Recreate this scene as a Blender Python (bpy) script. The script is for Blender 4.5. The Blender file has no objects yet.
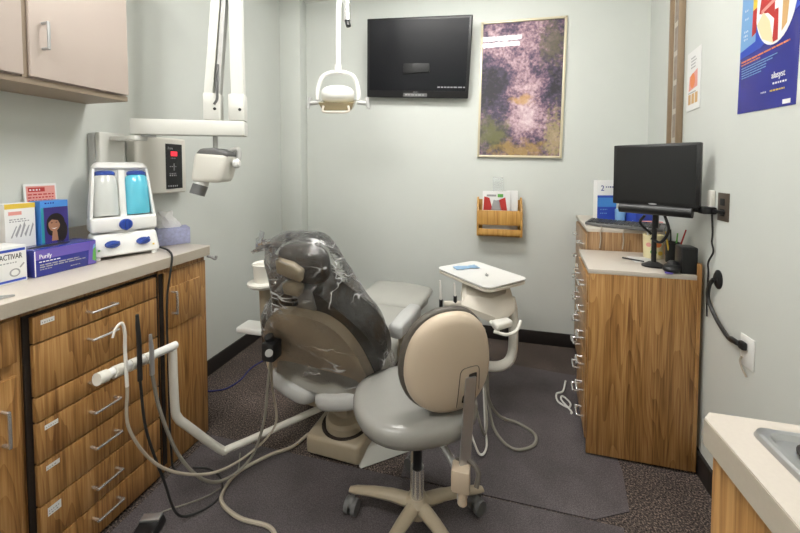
import bpy, bmesh, math, random
from mathutils import Vector as V, Matrix, noise
from math import sin, cos, pi, radians as R
random.seed(7)
scn = bpy.context.scene
COL = scn.collection
W = {}                                    # world matrix of every thing and part

# ------------------------------------------------------------------ materials
def mat(name, col, rough=.5, metal=0, spec=.5, coat=0, emit=None, strength=1, var=0, vscale=8, bump=0, bscale=60, alpha=1, trans=0, ior=1.45):
    m = bpy.data.materials.new(name); m.use_nodes = True
    nt = m.node_tree; N = nt.nodes; L = nt.links
    b = N['Principled BSDF']
    b.inputs['Base Color'].default_value = (*col, 1)
    b.inputs['Roughness'].default_value = rough
    b.inputs['Metallic'].default_value = metal
    b.inputs['Specular IOR Level'].default_value = spec
    b.inputs['Coat Weight'].default_value = coat
    b.inputs['Transmission Weight'].default_value = trans
    b.inputs['IOR'].default_value = ior
    b.inputs['Alpha'].default_value = alpha
    if emit:
        b.inputs['Emission Color'].default_value = (*emit, 1); b.inputs['Emission Strength'].default_value = strength
    tc = N.new('ShaderNodeTexCoord')
    if var or True:
        n = N.new('ShaderNodeTexNoise'); n.inputs['Scale'].default_value = vscale; n.inputs['Detail'].default_value = 4
        L.new(tc.outputs['Object'], n.inputs['Vector'])
        mx = N.new('ShaderNodeMix'); mx.data_type = 'RGBA'
        v = var if var else .03
        mx.inputs['A'].default_value = (*[c*(1-v) for c in col], 1); mx.inputs['B'].default_value = (*[min(1, c*(1+v)) for c in col], 1)
        L.new(n.outputs['Fac'], mx.inputs['Factor']); L.new(mx.outputs['Result'], b.inputs['Base Color'])
    if bump:
        n2 = N.new('ShaderNodeTexNoise'); n2.inputs['Scale'].default_value = bscale; n2.inputs['Detail'].default_value = 3
        L.new(tc.outputs['Object'], n2.inputs['Vector'])
        bp = N.new('ShaderNodeBump'); bp.inputs['Strength'].default_value = bump; bp.inputs['Distance'].default_value = .01
        L.new(n2.outputs['Fac'], bp.inputs['Height']); L.new(bp.outputs['Normal'], b.inputs['Normal'])
    return m

def ramp(N, stops):
    r = N.new('ShaderNodeValToRGB'); e = r.color_ramp.elements
    while len(e) < len(stops): e.new(.5)
    for k, (p, c) in enumerate(stops): e[k].position = p; e[k].color = (*c, 1)
    return r

def wood(name, dark, mid, light, seed=0, rough=.38):
    m = bpy.data.materials.new(name); m.use_nodes = True
    nt = m.node_tree; N = nt.nodes; L = nt.links; b = N['Principled BSDF']
    tc = N.new('ShaderNodeTexCoord'); mp = N.new('ShaderNodeMapping')
    mp.inputs['Scale'].default_value = (1, 1, .085); mp.inputs['Location'].default_value = (seed, seed*.7, seed*.3)
    L.new(tc.outputs['Object'], mp.inputs['Vector'])
    n = N.new('ShaderNodeTexNoise'); n.inputs['Scale'].default_value = 6.5; n.inputs['Detail'].default_value = 2.5; n.inputs['Roughness'].default_value = .4
    L.new(mp.outputs['Vector'], n.inputs['Vector'])
    mu = N.new('ShaderNodeMath'); mu.operation = 'MULTIPLY'; mu.inputs[1].default_value = 26
    L.new(n.outputs['Fac'], mu.inputs[0])
    fr = N.new('ShaderNodeMath'); fr.operation = 'FRACT'; L.new(mu.outputs[0], fr.inputs[0])       # growth rings: slow rise, sharp dark edge
    mr = N.new('ShaderNodeMath'); mr.operation = 'POWER'; mr.inputs[1].default_value = 1.6; L.new(fr.outputs[0], mr.inputs[0])
    mp2 = N.new('ShaderNodeMapping'); mp2.inputs['Scale'].default_value = (1, 1, .025); L.new(tc.outputs['Object'], mp2.inputs['Vector'])
    f = N.new('ShaderNodeTexNoise'); f.inputs['Scale'].default_value = 170; f.inputs['Detail'].default_value = 3; L.new(mp2.outputs['Vector'], f.inputs['Vector'])
    f2 = N.new('ShaderNodeTexNoise'); f2.inputs['Scale'].default_value = 38; f2.inputs['Detail'].default_value = 3; L.new(mp2.outputs['Vector'], f2.inputs['Vector'])
    a = N.new('ShaderNodeMath'); a.operation = 'MULTIPLY_ADD'; a.inputs[1].default_value = -.17
    L.new(mr.outputs[0], a.inputs[0])
    a2 = N.new('ShaderNodeMath'); a2.operation = 'MULTIPLY_ADD'; a2.inputs[1].default_value = .75
    L.new(f.outputs['Fac'], a2.inputs[0])
    a3 = N.new('ShaderNodeMath'); a3.operation = 'MULTIPLY'; a3.inputs[1].default_value = .55; L.new(f2.outputs['Fac'], a3.inputs[0])
    L.new(a3.outputs[0], a2.inputs[2]); L.new(a2.outputs[0], a.inputs[2])
    r = ramp(N, [(.33, dark), (.58, mid), (.78, light)])
    L.new(a.outputs[0], r.inputs['Fac']); L.new(r.outputs['Color'], b.inputs['Base Color'])
    b.inputs['Roughness'].default_value = rough
    return m

def speckle(name, cols, scale, rough=.95, bump=.5, patch=.25):
    m = bpy.data.materials.new(name); m.use_nodes = True
    nt = m.node_tree; N = nt.nodes; L = nt.links; b = N['Principled BSDF']
    tc = N.new('ShaderNodeTexCoord')
    n = N.new('ShaderNodeTexNoise'); n.inputs['Scale'].default_value = scale; n.inputs['Detail'].default_value = 3; n.inputs['Roughness'].default_value = .6
    L.new(tc.outputs['Object'], n.inputs['Vector'])
    r = ramp(N, cols); L.new(n.outputs['Fac'], r.inputs['Fac'])
    n2 = N.new('ShaderNodeTexNoise'); n2.inputs['Scale'].default_value = 5; n2.inputs['Detail'].default_value = 4
    L.new(tc.outputs['Object'], n2.inputs['Vector'])
    r2 = ramp(N, [(.3, (1-patch,)*3), (.7, (1+patch*.4,)*3)]); L.new(n2.outputs['Fac'], r2.inputs['Fac'])
    mx = N.new('ShaderNodeMix'); mx.data_type = 'RGBA'; mx.blend_type = 'MULTIPLY'; mx.inputs['Factor'].default_value = 1
    L.new(r.outputs['Color'], mx.inputs['A']); L.new(r2.outputs['Color'], mx.inputs['B']); L.new(mx.outputs['Result'], b.inputs['Base Color'])
    b.inputs['Roughness'].default_value = rough; b.inputs['Specular IOR Level'].default_value = .2
    bp = N.new('ShaderNodeBump'); bp.inputs['Strength'].default_value = bump; bp.inputs['Distance'].default_value = .004
    L.new(n.outputs['Fac'], bp.inputs['Height']); L.new(bp.outputs['Normal'], b.inputs['Normal'])
    return m

def film(name, base=.06, tint=(1, 1, 1), crease_glint=.5):            # thin clear plastic film: reflective where it turns edge-on
    m = bpy.data.materials.new(name); m.use_nodes = True
    nt = m.node_tree; N = nt.nodes; L = nt.links
    N.remove(N['Principled BSDF'])
    out = N['Material Output']
    tr = N.new('ShaderNodeBsdfTransparent'); tr.inputs['Color'].default_value = (*[c*.985 for c in tint], 1)
    gl = N.new('ShaderNodeBsdfGlossy'); gl.inputs['Roughness'].default_value = .12
    df = N.new('ShaderNodeBsdfTranslucent'); df.inputs['Color'].default_value = (.85, .85, .85, 1)
    tc = N.new('ShaderNodeTexCoord'); n = N.new('ShaderNodeTexNoise'); n.inputs['Scale'].default_value = 16; n.inputs['Detail'].default_value = 3; n.inputs['Distortion'].default_value = 1.5
    L.new(tc.outputs['Object'], n.inputs['Vector'])
    bp = N.new('ShaderNodeBump'); bp.inputs['Strength'].default_value = .35; bp.inputs['Distance'].default_value = .03
    L.new(n.outputs['Fac'], bp.inputs['Height'])
    fr = N.new('ShaderNodeFresnel'); fr.inputs['IOR'].default_value = 1.5
    for s in (fr, gl): L.new(bp.outputs['Normal'], s.inputs['Normal'])
    mg = N.new('ShaderNodeMixShader'); mg.inputs[0].default_value = .12; L.new(gl.outputs[0], mg.inputs[1]); L.new(df.outputs[0], mg.inputs[2])
    ad = N.new('ShaderNodeMath'); ad.operation = 'ADD'; ad.inputs[1].default_value = base; ad.use_clamp = True; L.new(fr.outputs[0], ad.inputs[0])
    w1 = N.new('ShaderNodeTexNoise'); w1.inputs['Scale'].default_value = 7; w1.inputs['Detail'].default_value = 2; w1.inputs['Distortion'].default_value = .25; wm = N.new('ShaderNodeMapping'); wm.inputs['Rotation'].default_value = (0, R(38), 0); wm.inputs['Scale'].default_value = (.4, 1.2, 2); L.new(tc.outputs['Object'], wm.inputs['Vector']); L.new(wm.outputs['Vector'], w1.inputs['Vector'])
    sb = N.new('ShaderNodeMath'); sb.operation = 'SUBTRACT'; sb.inputs[1].default_value = .5; L.new(w1.outputs['Fac'], sb.inputs[0])
    ab = N.new('ShaderNodeMath'); ab.operation = 'ABSOLUTE'; L.new(sb.outputs[0], ab.inputs[0])
    cr = N.new('ShaderNodeMapRange'); cr.inputs['From Min'].default_value = .024; cr.inputs['From Max'].default_value = 0; cr.inputs['To Max'].default_value = crease_glint; L.new(ab.outputs[0], cr.inputs['Value'])
    w2 = N.new('ShaderNodeTexNoise'); w2.inputs['Scale'].default_value = 5; L.new(tc.outputs['Object'], w2.inputs['Vector'])
    wr = N.new('ShaderNodeMapRange'); wr.inputs['From Min'].default_value = .42; wr.inputs['From Max'].default_value = .62; L.new(w2.outputs['Fac'], wr.inputs['Value'])
    cm = N.new('ShaderNodeMath'); cm.operation = 'MULTIPLY'; L.new(cr.outputs[0], cm.inputs[0]); L.new(wr.outputs[0], cm.inputs[1])
    wh = N.new('ShaderNodeBsdfDiffuse'); wh.inputs['Color'].default_value = (.9, .9, .9, 1)  # white streaks: highlights and crease haze put into the colour
    m0 = N.new('ShaderNodeMixShader'); L.new(ad.outputs[0], m0.inputs[0]); L.new(tr.outputs[0], m0.inputs[1]); L.new(mg.outputs[0], m0.inputs[2])
    mx = N.new('ShaderNodeMixShader'); L.new(cm.outputs[0], mx.inputs[0]); L.new(m0.outputs[0], mx.inputs[1]); L.new(wh.outputs[0], mx.inputs[2])
    L.new(mx.outputs[0], out.inputs['Surface'])
    return m

def painting(name):
    m = bpy.data.materials.new(name); m.use_nodes = True
    nt = m.node_tree; N = nt.nodes; L = nt.links; b = N['Principled BSDF']
    tc = N.new('ShaderNodeTexCoord')
    def noi(sc, det, ro, off, di=0, zs=1):
        mp = N.new('ShaderNodeMapping'); mp.inputs['Location'].default_value = (off, 0, off*.7); mp.inputs['Scale'].default_value = (1, 1, zs); L.new(tc.outputs['Object'], mp.inputs['Vector'])
        q = N.new('ShaderNodeTexNoise'); q.inputs['Scale'].default_value = sc; q.inputs['Detail'].default_value = det; q.inputs['Roughness'].default_value = ro; q.inputs['Distortion'].default_value = di
        L.new(mp.outputs['Vector'], q.inputs['Vector']); return q.outputs['Fac']
    def blob(x, z, rx, rz):                                # soft patch of paint
        g = N.new('ShaderNodeTexGradient'); g.gradient_type = 'SPHERICAL'; m3 = N.new('ShaderNodeMapping')
        m3.inputs['Location'].default_value = (-x/rx, 0, -z/rz); m3.inputs['Scale'].default_value = (1/rx, 0, 1/rz); L.new(tc.outputs['Object'], m3.inputs['Vector']); L.new(m3.outputs['Vector'], g.inputs['Vector']); return g.outputs['Fac']
    def mad(a, k, c):
        q = N.new('ShaderNodeMath'); q.operation = 'MULTIPLY_ADD'; L.new(a, q.inputs[0]); q.inputs[1].default_value = k
        if isinstance(c, (int, float)): q.inputs[2].default_value = c
        else: L.new(c, q.inputs[2])
        return q.outputs[0]
    v = mad(noi(6, 8, .72, 3.3, .2), 1.0, mad(noi(45, 3, .6, 1.1), .5, -.33))
    for x, z, rx, rz, k in ((.06, .30, .20, .20, .26), (.05, .50, .17, .28, .16), (-.02, .85, .28, .30, .13), (-.22, .58, .20, .26, -.20), (-.12, .22, .14, .20, -.16), (.26, .55, .12, .45, -.13), (-.25, .15, .18, .18, -.08)): v = mad(blob(x, z, rx, rz), k, v)
    r = ramp(N, [(.24, (.012, .010, .020)), (.38, (.06, .04, .085)), (.47, (.20, .115, .17)), (.55, (.40, .25, .29)), (.66, (.62, .44, .50)), (.82, (.78, .66, .68))]); L.new(v, r.inputs['Fac'])
    col = r.outputs['Color']
    for x, z, rx, rz, c, sc in ((.02, .44, .13, .07, (.55, .30, .06), 14), (-.2, .2, .22, .22, (.16, .16, .045), 11), (.0, .06, .35, .14, (.42, .26, .06), 16), (.24, .15, .12, .35, (.40, .32, .14), 34), (.22, .85, .16, .3, (.14, .12, .07), 30)):
        t1 = mad(noi(sc, 5, .6, sc*.3), 1.0, mad(blob(x, z, rx, rz), .5, -.42))
        q = N.new('ShaderNodeMapRange'); q.inputs['From Min'].default_value = .24; q.inputs['From Max'].default_value = .46; q.inputs['To Max'].default_value = .7; L.new(t1, q.inputs['Value'])
        mx = N.new('ShaderNodeMix'); mx.data_type = 'RGBA'; mx.inputs['B'].default_value = (*c, 1); L.new(q.outputs[0], mx.inputs['Factor']); L.new(col, mx.inputs['A']); col = mx.outputs['Result']
    L.new(col, b.inputs['Base Color'])
    b.inputs['Roughness'].default_value = .6; b.inputs['Coat Weight'].default_value = 1; b.inputs['Coat Roughness'].default_value = .02
    return m

M = {}
def mk(k, *a, **kw): M[k] = mat(k, *a, **kw)
mk('wall_paint', (.645, .668, .635), .55, var=.02, bump=.06, bscale=220)
mk('ceiling_paint', (.82, .82, .80), .9, bump=.1, bscale=90)
mk('rubber_base', (.022, .018, .017), .5)
mk('laminate_top', (.56, .505, .445), .35, var=.05, vscale=180)
mk('laminate_edge', (.43, .38, .31), .4, var=.05, vscale=150)
mk('cabinet_cream', (.53, .45, .40), .45, var=.02)
mk('cabinet_brown', (.33, .26, .19), .5)
mk('gap_shade', (.02, .013, .009), .8)  # near-black for gaps and recesses, their shade put into the colour
mk('chrome', (.78, .78, .78), .24, .85)
mk('steel', (.55, .55, .56), .28, .8, var=.04, vscale=120)
mk('sink_steel', (.50, .50, .51), .3, 1, var=.04, vscale=120)
mk('dull_steel', (.42, .42, .42), .4, .6)
mk('white_plastic', (.80, .80, .78), .35)
mk('ivory_plastic', (.74, .72, .66), .4)
mk('cream_plastic', (.66, .61, .53), .38)
mk('beige_plastic', (.56, .46, .35), .36)
mk('tan_plastic', (.56, .46, .33), .42, var=.05)
mk('tan_light', (.37, .31, .225), .4, var=.05)
mk('grey_vinyl', (.26, .253, .235), .27, coat=.2, var=.04, vscale=14)
mk('taupe_vinyl', (.43, .425, .39), .35, coat=.2, var=.04, vscale=14)
mk('dark_vinyl', (.042, .037, .034), .4, coat=.1, var=.08)
mk('rim_vinyl', (.10, .088, .075), .45)
mk('black_plastic', (.012, .012, .013), .35)
mk('black_gloss', (.006, .0065, .009), .28, spec=.25)
mk('screen_black', (.007, .007, .008), .3)
mk('grey_plastic', (.13, .13, .13), .45)
mk('pale_grey', (.50, .50, .49), .4)
mk('xray_white', (.72, .72, .68), .4)
mk('panel_black', (.012, .012, .014), .25)
mk('red_led', (.5, .02, .03), .4, emit=(1, .03, .05), strength=1.2)
mk('print_grey', (.35, .35, .36), .6)
mk('print_white', (.85, .85, .85), .5)
mk('print_black', (.02, .02, .02), .6)
mk('print_blue', (.03, .07, .42), .45)
mk('print_sky', (.06, .24, .62), .4)
mk('print_lightsky', (.18, .36, .62), .4)
mk('print_navy', (.026, .034, .25), .25, var=.2, vscale=6, coat=.3)
mk('print_purple', (.05, .035, .20), .35, var=.25, vscale=18)
mk('print_violet', (.14, .10, .42), .4)
mk('print_red', (.45, .035, .03), .5)
mk('print_pink', (.72, .32, .28), .5)
mk('print_orange', (.75, .22, .06), .5)
mk('print_yellow', (.78, .55, .07), .5)
mk('print_green', (.12, .40, .08), .5)
mk('print_teal', (.03, .30, .36), .5)
mk('print_cream', (.76, .68, .42), .5)
mk('print_tan', (.62, .38, .16), .5)
mk('print_skin', (.40, .20, .115), .5)
mk('print_hair', (.015, .010, .009), .5)
mk('paper_white', (.78, .78, .77), .7)
mk('paper_lilac', (.42, .44, .66), .7, var=.35, vscale=70)
mk('tissue', (.88, .88, .88), .8)
mk('knob_blue', (.02, .06, .33), .3, coat=.4)
mk('liquid_blue', (.12, .56, .74), .12, coat=.8)
mk('liquid_clear', (.66, .68, .66), .12, coat=.8)
mk('gold_reflector', (.55, .47, .30), .25, .6)
mk('lamp_white', (.80, .80, .77), .3, coat=.3)
mk('picture_gold', (.70, .63, .46), .35, .2)
mk('frame_wood', (.23, .165, .105), .35)
mk('mat_board', (.55, .53, .48), .6)
mk('photo_print', (.30, .26, .22), .3, var=.7, vscale=30, coat=.8)
mk('hose_beige', (.40, .35, .28), .5)
mk('hose_grey', (.24, .225, .19), .45)
mk('hose_black', (.018, .018, .018), .45)
mk('hose_white', (.75, .73, .69), .4)
mk('cable_blue', (.02, .025, .16), .5)
mk('cable_white', (.70, .69, .66), .5)
mk('plate_brown', (.12, .095, .075), .4, .4)
mk('pouch_blue', (.30, .50, .72), .35, var=.25, vscale=30)
mk('cardboard', (.30, .17, .09), .8)
mk('light_panel', (.9, .9, .9), .5, emit=(1.0, .98, .94), strength=66)
mk('clear_acrylic', (.78, .82, .82), .1, alpha=.22)
M['oak'] = wood('oak', (.155, .066, .018), (.35, .175, .054), (.48, .275, .105))
M['oak_far'] = wood('oak_far', (.20, .105, .045), (.36, .21, .10), (.50, .32, .17), 5)
M['oak_rack'] = wood('oak_rack', (.36, .17, .035), (.52, .28, .07), (.60, .35, .10), 2)
M['carpet'] = speckle('carpet', [(.36, (.018, .014, .014)), (.47, (.058, .046, .043)), (.54, (.105, .083, .074)), (.64, (.27, .205, .165))], 150, bump=.6)
M['mat_grey'] = speckle('mat_grey', [(.36, (.062, .053, .056)), (.5, (.095, .083, .087)), (.64, (.14, .122, .126))], 240, .6, .25, .3)
M['bag_film'] = film('bag_film', .025, (1, 1, 1), .75)
M['cover_film'] = film('cover_film', .02, (.95, .97, 1))
M['painting'] = painting('painting')

# ------------------------------------------------------------------ mesh builder
def frame(o, x, y):
    x = V(x).normalized(); y = V(y).normalized(); z = x.cross(y).normalized(); y = z.cross(x)
    return Matrix(((x.x, y.x, z.x, o[0]), (x.y, y.y, z.y, o[1]), (x.z, y.z, z.z, o[2]), (0, 0, 0, 1)))
def rotz(o, a): return Matrix.Translation(V(o)) @ Matrix.Rotation(a, 4, 'Z')

def spline(pts, n=8):
    pts = [V(p) for p in pts]
    if len(pts) < 3: return pts
    P = [pts[0]*2-pts[1]] + pts + [pts[-1]*2-pts[-2]]
    out = []
    for i in range(1, len(P)-2):
        a, b, c, d = P[i-1:i+3]
        for k in range(n):
            t = k/n
            out.append(.5*((2*b)+(c-a)*t+(2*a-5*b+4*c-d)*t*t+(3*b-a-3*c+d)*t**3))
    return out+[P[-2]]

class MB:
    def __init__(s, xf=None): s.v = []; s.f = []; s.m = []; s.i = 0; s.xf = xf or Matrix(); s.smooth = True
    def add(s, vs, fs, xf=None):
        o = len(s.v); T = s.xf @ xf if xf else s.xf
        s.v += [T @ V(p) for p in vs]; s.f += [[o+k for k in f] for f in fs]; s.m += [s.i]*len(fs); return s
    def _bm(s, bm, bev, seg=2, xf=None):
        if bev: bmesh.ops.bevel(bm, geom=bm.edges[:], offset=bev, segments=seg, profile=.5, affect='EDGES', clamp_overlap=True)
        bm.verts.ensure_lookup_table(); bm.verts.index_update()
        s.add([v.co.copy() for v in bm.verts], [[v.index for v in f.verts] for f in bm.faces], xf); bm.free(); return s
    def box(s, a, b, bev=0, seg=2, xf=None):             # two opposite corners
        lo = [min(a[k], b[k]) for k in range(3)]; hi = [max(a[k], b[k]) for k in range(3)]
        return s.hexa([(lo[0], lo[1]), (hi[0], lo[1]), (hi[0], hi[1]), (lo[0], hi[1])], lo[2], hi[2], bev, seg, xf)
    def hexa(s, poly, z0, z1, bev=0, seg=2, xf=None, top=None):      # prism over a polygon (counter-clockwise)
        bm = bmesh.new(); n = len(poly); top = top or poly
        a = [bm.verts.new((*p, z0)) for p in poly]; c = [bm.verts.new((*p, z1)) for p in top]
        bm.faces.new(a[::-1]); bm.faces.new(c)
        for k in range(n): bm.faces.new((a[k], a[(k+1) % n], c[(k+1) % n], c[k]))
        return s._bm(bm, bev, seg, xf)
    def loft(s, rings, cap=True, closed=True, xf=None):
        n = len(rings[0]); vs = [p for r in rings for p in r]; fs = []
        for i in range(len(rings)-1):
            for k in range(n if closed else n-1):
                j = (k+1) % n; fs.append((i*n+k, i*n+j, (i+1)*n+j, (i+1)*n+k))
        if cap: fs.append(list(range(n))[::-1]); fs.append([(len(rings)-1)*n+k for k in range(n)])
        return s.add(vs, fs, xf)
    def tube(s, pts, r, seg=10, n=8, smooth=True, xf=None):
        path = spline(pts, n) if smooth else [V(p) for p in pts]
        rr = r if isinstance(r, (list, tuple)) else [r]*len(path)
        if len(rr) != len(path):
            m = len(rr)-1; rr = [rr[min(m, int(i/(len(path)-1)*m))]*(1-(i/(len(path)-1)*m-int(i/(len(path)-1)*m)))+rr[min(m, int(i/(len(path)-1)*m)+1)]*(i/(len(path)-1)*m-int(i/(len(path)-1)*m)) for i in range(len(path))]
        rings = []; up = None
        for i, p in enumerate(path):
            t = (path[min(i+1, len(path)-1)]-path[max(i-1, 0)]).normalized()
            if up is None: up = t.orthogonal().normalized()
            up = (up-t*up.dot(t)).normalized(); w = t.cross(up)
            rings.append([p+(up*cos(2*pi*k/seg)+w*sin(2*pi*k/seg))*rr[i] for k in range(seg)])
        return s.loft(rings, xf=xf)
    def cyl(s, a, b, r, r2=None, seg=20, xf=None): return s.tube([a, b], [r, r if r2 is None else r2], seg, smooth=False, xf=xf)
    def lathe(s, prof, seg=24, xf=None, sx=1, sy=1):     # profile of (radius, z)
        rings = [[(max(r, 1e-4)*cos(2*pi*k/seg)*sx, max(r, 1e-4)*sin(2*pi*k/seg)*sy, z) for k in range(seg)] for r, z in prof]
        return s.loft(rings, xf=xf)
    def ell(s, c, r, e=1, seg=24, n=12, xf=None):        # super-ellipsoid
        f = lambda x: math.copysign(abs(x)**e, x)
        rings = []
        for i in range(1, n):
            a = -pi/2+pi*i/n
            rings.append([(c[0]+r[0]*f(cos(a))*f(cos(2*pi*k/seg)), c[1]+r[1]*f(cos(a))*f(sin(2*pi*k/seg)), c[2]+r[2]*f(sin(a))) for k in range(seg)])
        return s.loft(rings, xf=xf)
    def poly(s, pts, d=.0006, xf=None):                  # thin print on a face: outline in the frame's x, y
        a = sum(pts[k][0]*pts[(k+1) % len(pts)][1]-pts[(k+1) % len(pts)][0]*pts[k][1] for k in range(len(pts)))
        return s.hexa(pts if a > 0 else pts[::-1], 0, d, xf=xf)
    def rect(s, x0, y0, x1, y1, d=.0006, xf=None): return s.poly([(x0, y0), (x1, y0), (x1, y1), (x0, y1)], d, xf)
    def disc(s, x, y, rx, ry=None, d=.0006, n=24, xf=None):
        ry = ry or rx
        return s.poly([(x+rx*cos(2*pi*k/n), y+ry*sin(2*pi*k/n)) for k in range(n)], d, xf)
    def text(s, t, size, x, y, d=.0008, xf=None, center=False, width=None):
        cu = bpy.data.curves.new('lettering', 'FONT'); cu.body = t; cu.size = size; cu.extrude = d/2; cu.resolution_u = 3
        if center: cu.align_x = 'CENTER'
        o = bpy.data.objects.new('lettering', cu); COL.objects.link(o)
        me = bpy.data.meshes.new_from_object(o.evaluated_get(bpy.context.evaluated_depsgraph_get()))
        kx = 1
        if width and me.vertices:
            xs = [v.co.x for v in me.vertices]; kx = width/(max(xs)-min(xs))
        s.add([(v.co.x*kx+x, v.co.y+y, v.co.z+d/2) for v in me.vertices], [list(p.vertices) for p in me.polygons], xf)
        bpy.data.objects.remove(o); bpy.data.meshes.remove(me); bpy.data.curves.remove(cu); return s
    def lines(s, x0, x1, ys, h, xf=None, jit=.25, words=True, d=.0006):  # rows of print too small to read
        for y in ys:
            x = x0; end = x1-(x1-x0)*jit*random.random()
            while x < end:
                w = (x1-x0)*random.uniform(.06, .16) if words else end-x
                s.rect(x, y, min(x+w, end), y+h, d, xf); x += w+h*.8
        return s
    def build(s, name, m, parent=None, angle=35, **tags):
        me = bpy.data.meshes.new(name)
        if parent is None:
            lo = [min(p[k] for p in s.v) for k in range(3)]; hi = [max(p[k] for p in s.v) for k in range(3)]
            T = Matrix.Translation(((lo[0]+hi[0])/2, (lo[1]+hi[1])/2, lo[2]))
        else: T = W[parent.name]
        Ti = T.inverted()
        me.from_pydata([Ti @ p for p in s.v], [], s.f)
        for x in (m if isinstance(m, (list, tuple)) else [m]): me.materials.append(M[x])
        for p, k in zip(me.polygons, s.m): p.material_index = k
        me.validate(); bm = bmesh.new(); bm.from_mesh(me); bmesh.ops.recalc_face_normals(bm, faces=bm.faces); bm.to_mesh(me); bm.free()
        if s.smooth:
            me.shade_smooth(); me.set_sharp_from_angle(angle=R(angle))
        o = bpy.data.objects.new(name, me); COL.objects.link(o)
        if parent is None: o.location = T.translation
        else: o.parent = parent
        W[o.name] = T
        for k, v_ in tags.items(): o[k] = v_
        return o

def thing(name, label, cat, loc, rz=0, group=None):
    o = bpy.data.objects.new(name, None); COL.objects.link(o); o.empty_display_size = .1
    o.location = loc; o.rotation_euler = (0, 0, rz); W[o.name] = rotz(loc, rz)
    o['label'] = label; o['category'] = cat
    if group: o['group'] = group
    return o
def T(label, cat, group=None):
    d = dict(label=label, category=cat)
    if group: d['group'] = group
    return d
ST = dict(kind='structure')

# ------------------------------------------------------------------ camera
H = 1.35; F = 350.
cam = bpy.data.cameras.new('camera'); cam.sensor_width = 36; cam.lens = F/800*36; cam.shift_y = -(266.5-180)/800; cam.clip_start = .02
co = bpy.data.objects.new('camera', cam); COL.objects.link(co)
co.location = (0, 0, H); co.rotation_euler = (pi/2-math.atan(13/F), 0, math.atan(89/F)); scn.camera = co

# ------------------------------------------------------------------ room shell
XL, YB, YF, ZC = -1.755, 2.81, -1.1, 2.78
RW = [(.905, YF), (.905, 1.68), (.909, 1.76), (.924, 1.87), (1.075, YB)]   # the right wall runs slightly outwards towards the back
def rwx(y):
    for (a, b), (c, d) in zip(RW, RW[1:]):
        if b <= y <= d: return a+(c-a)*(y-b)/(d-b)
    return RW[-1][0]
MB().hexa([(XL-.1, YF-.1), (1.3, YF-.1), (1.3, YB+.1), (XL-.1, YB+.1)], -.1, 0).build('floor', 'carpet', **ST)
MB().hexa([(XL-.1, YF-.1), (1.3, YF-.1), (1.3, YB+.1), (XL-.1, YB+.1)], ZC, ZC+.1).build('ceiling', 'ceiling_paint', **ST)
MB().box((XL-.1, YF, 0), (XL, YB, ZC)).build('wall_left', 'wall_paint', **ST)
MB().box((XL-.1, YB, 0), (1.3, YB+.1, ZC)).build('wall_back', 'wall_paint', **ST)
MB().box((XL-.1, YF-.1, 0), (1.3, YF, ZC)).build('wall_front', 'wall_paint', **ST)
MB().hexa([(1.3, YF), (1.3, YB)]+RW[::-1], 0, ZC).build('wall_right', 'wall_paint', **ST)
MB().box((XL, 2.70, 0), (-1.56, YB, ZC), .004).build('trim_1', 'wall_paint', **ST)          # boxed-in chase in the corner
b = MB().box((XL, 1.46, 0), (XL+.012, 2.70, .10), .003); b.build('baseboard_left', 'rubber_base', **ST)
b = MB().box((-1.56, YB-.012, 0), (1.06, YB, .10), .003); b.box((XL, 2.688, 0), (-1.548, 2.70, .10), .003); b.box((-1.56, 2.70, 0), (-1.548, YB-.012, .10), .003); b.build('baseboard_back', 'rubber_base', **ST)
b = MB()
for (x0, y0), (x1, y1) in zip(RW, RW[1:]): b.hexa([(x0-.012, y0), (x0, y0), (x1, y1), (x1-.012, y1)], 0, .10)
b.build('baseboard_right', 'rubber_base', **ST)

# floor mats over the carpet
MB().hexa([(-1.34, .35), (.36, .35), (.42, 1.0), (.50, 1.425), (-1.34, 1.425)], .0005, .004).build('floor_mat', 'mat_grey', None, **T('grey floor mat in the foreground running from the drawers across under the stool', 'floor mat'))
MB().hexa([(-.36, 1.432), (.40, 1.432), (.545, 1.50), (.585, 1.70), (.60, 2.42), (-.36, 2.50)], .0005, .004).build('floor_mat', 'mat_grey', None, **T('grey floor mat behind the stool, reaching back between patient chair and right cabinet', 'floor mat'))

# ceiling lights
for (x, y, l) in ((-.28, 1.5, 'ceiling light panel over the patient chair'), (-.95, -.15, 'ceiling light panel over the near end of the left counter')):
    t = thing('ceiling_light', 'white framed '+l, 'ceiling light', (x, y, ZC-.035), 0, 'ceiling light panels')
    MB().box((x-.62, y-.2, ZC-.03), (x+.62, y+.2, ZC-.001), .004).build('housing', 'white_plastic', t)
    for s in (-1, 1): MB().box((x-.60, y+s*.10-.026, ZC-.055), (x+.60, y+s*.10+.026, ZC-.031), .008).build('diffuser', 'light_panel', t)

# ------------------------------------------------------------------ handles
def pull(x, a, b, out, axis):                           # wire pull between a and b, standing out along a unit vector
    a, b, o = V(a), V(b), V(out)
    return MB().tube([a, a+o*.85, a+o+(b-a)*.04, b+o-(b-a)*.04, b+o*.85, b], .0048, 8, 4)

# ------------------------------------------------------------------ left base cabinets
XF = -1.37; TZ = .957
def carcass(y0, y1, t, m='oak'):
    b = MB(); b.box((XL+.002, y0+.001, .0), (XF-.02, y1-.001, .91), .002); return b.build('body', m, t)
t = thing('base_cabinet', 'oak base cabinet at the left edge with one drawer over a door', 'cabinet', (-1.56, .42, 0))
carcass(.12, .735, t)
d = MB().box((XF-.02, .14, .762), (XF, .718, .895), .004).build('drawer', 'oak', t)
d = MB().box((XF-.02, .14, .05), (XF, .718, .722), .004).build('door', 'oak', t)
pull(0, (XF, .678, .635), (XF, .678, .535), (.03, 0, 0), 'z').build('handle', 'chrome', d)

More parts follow.
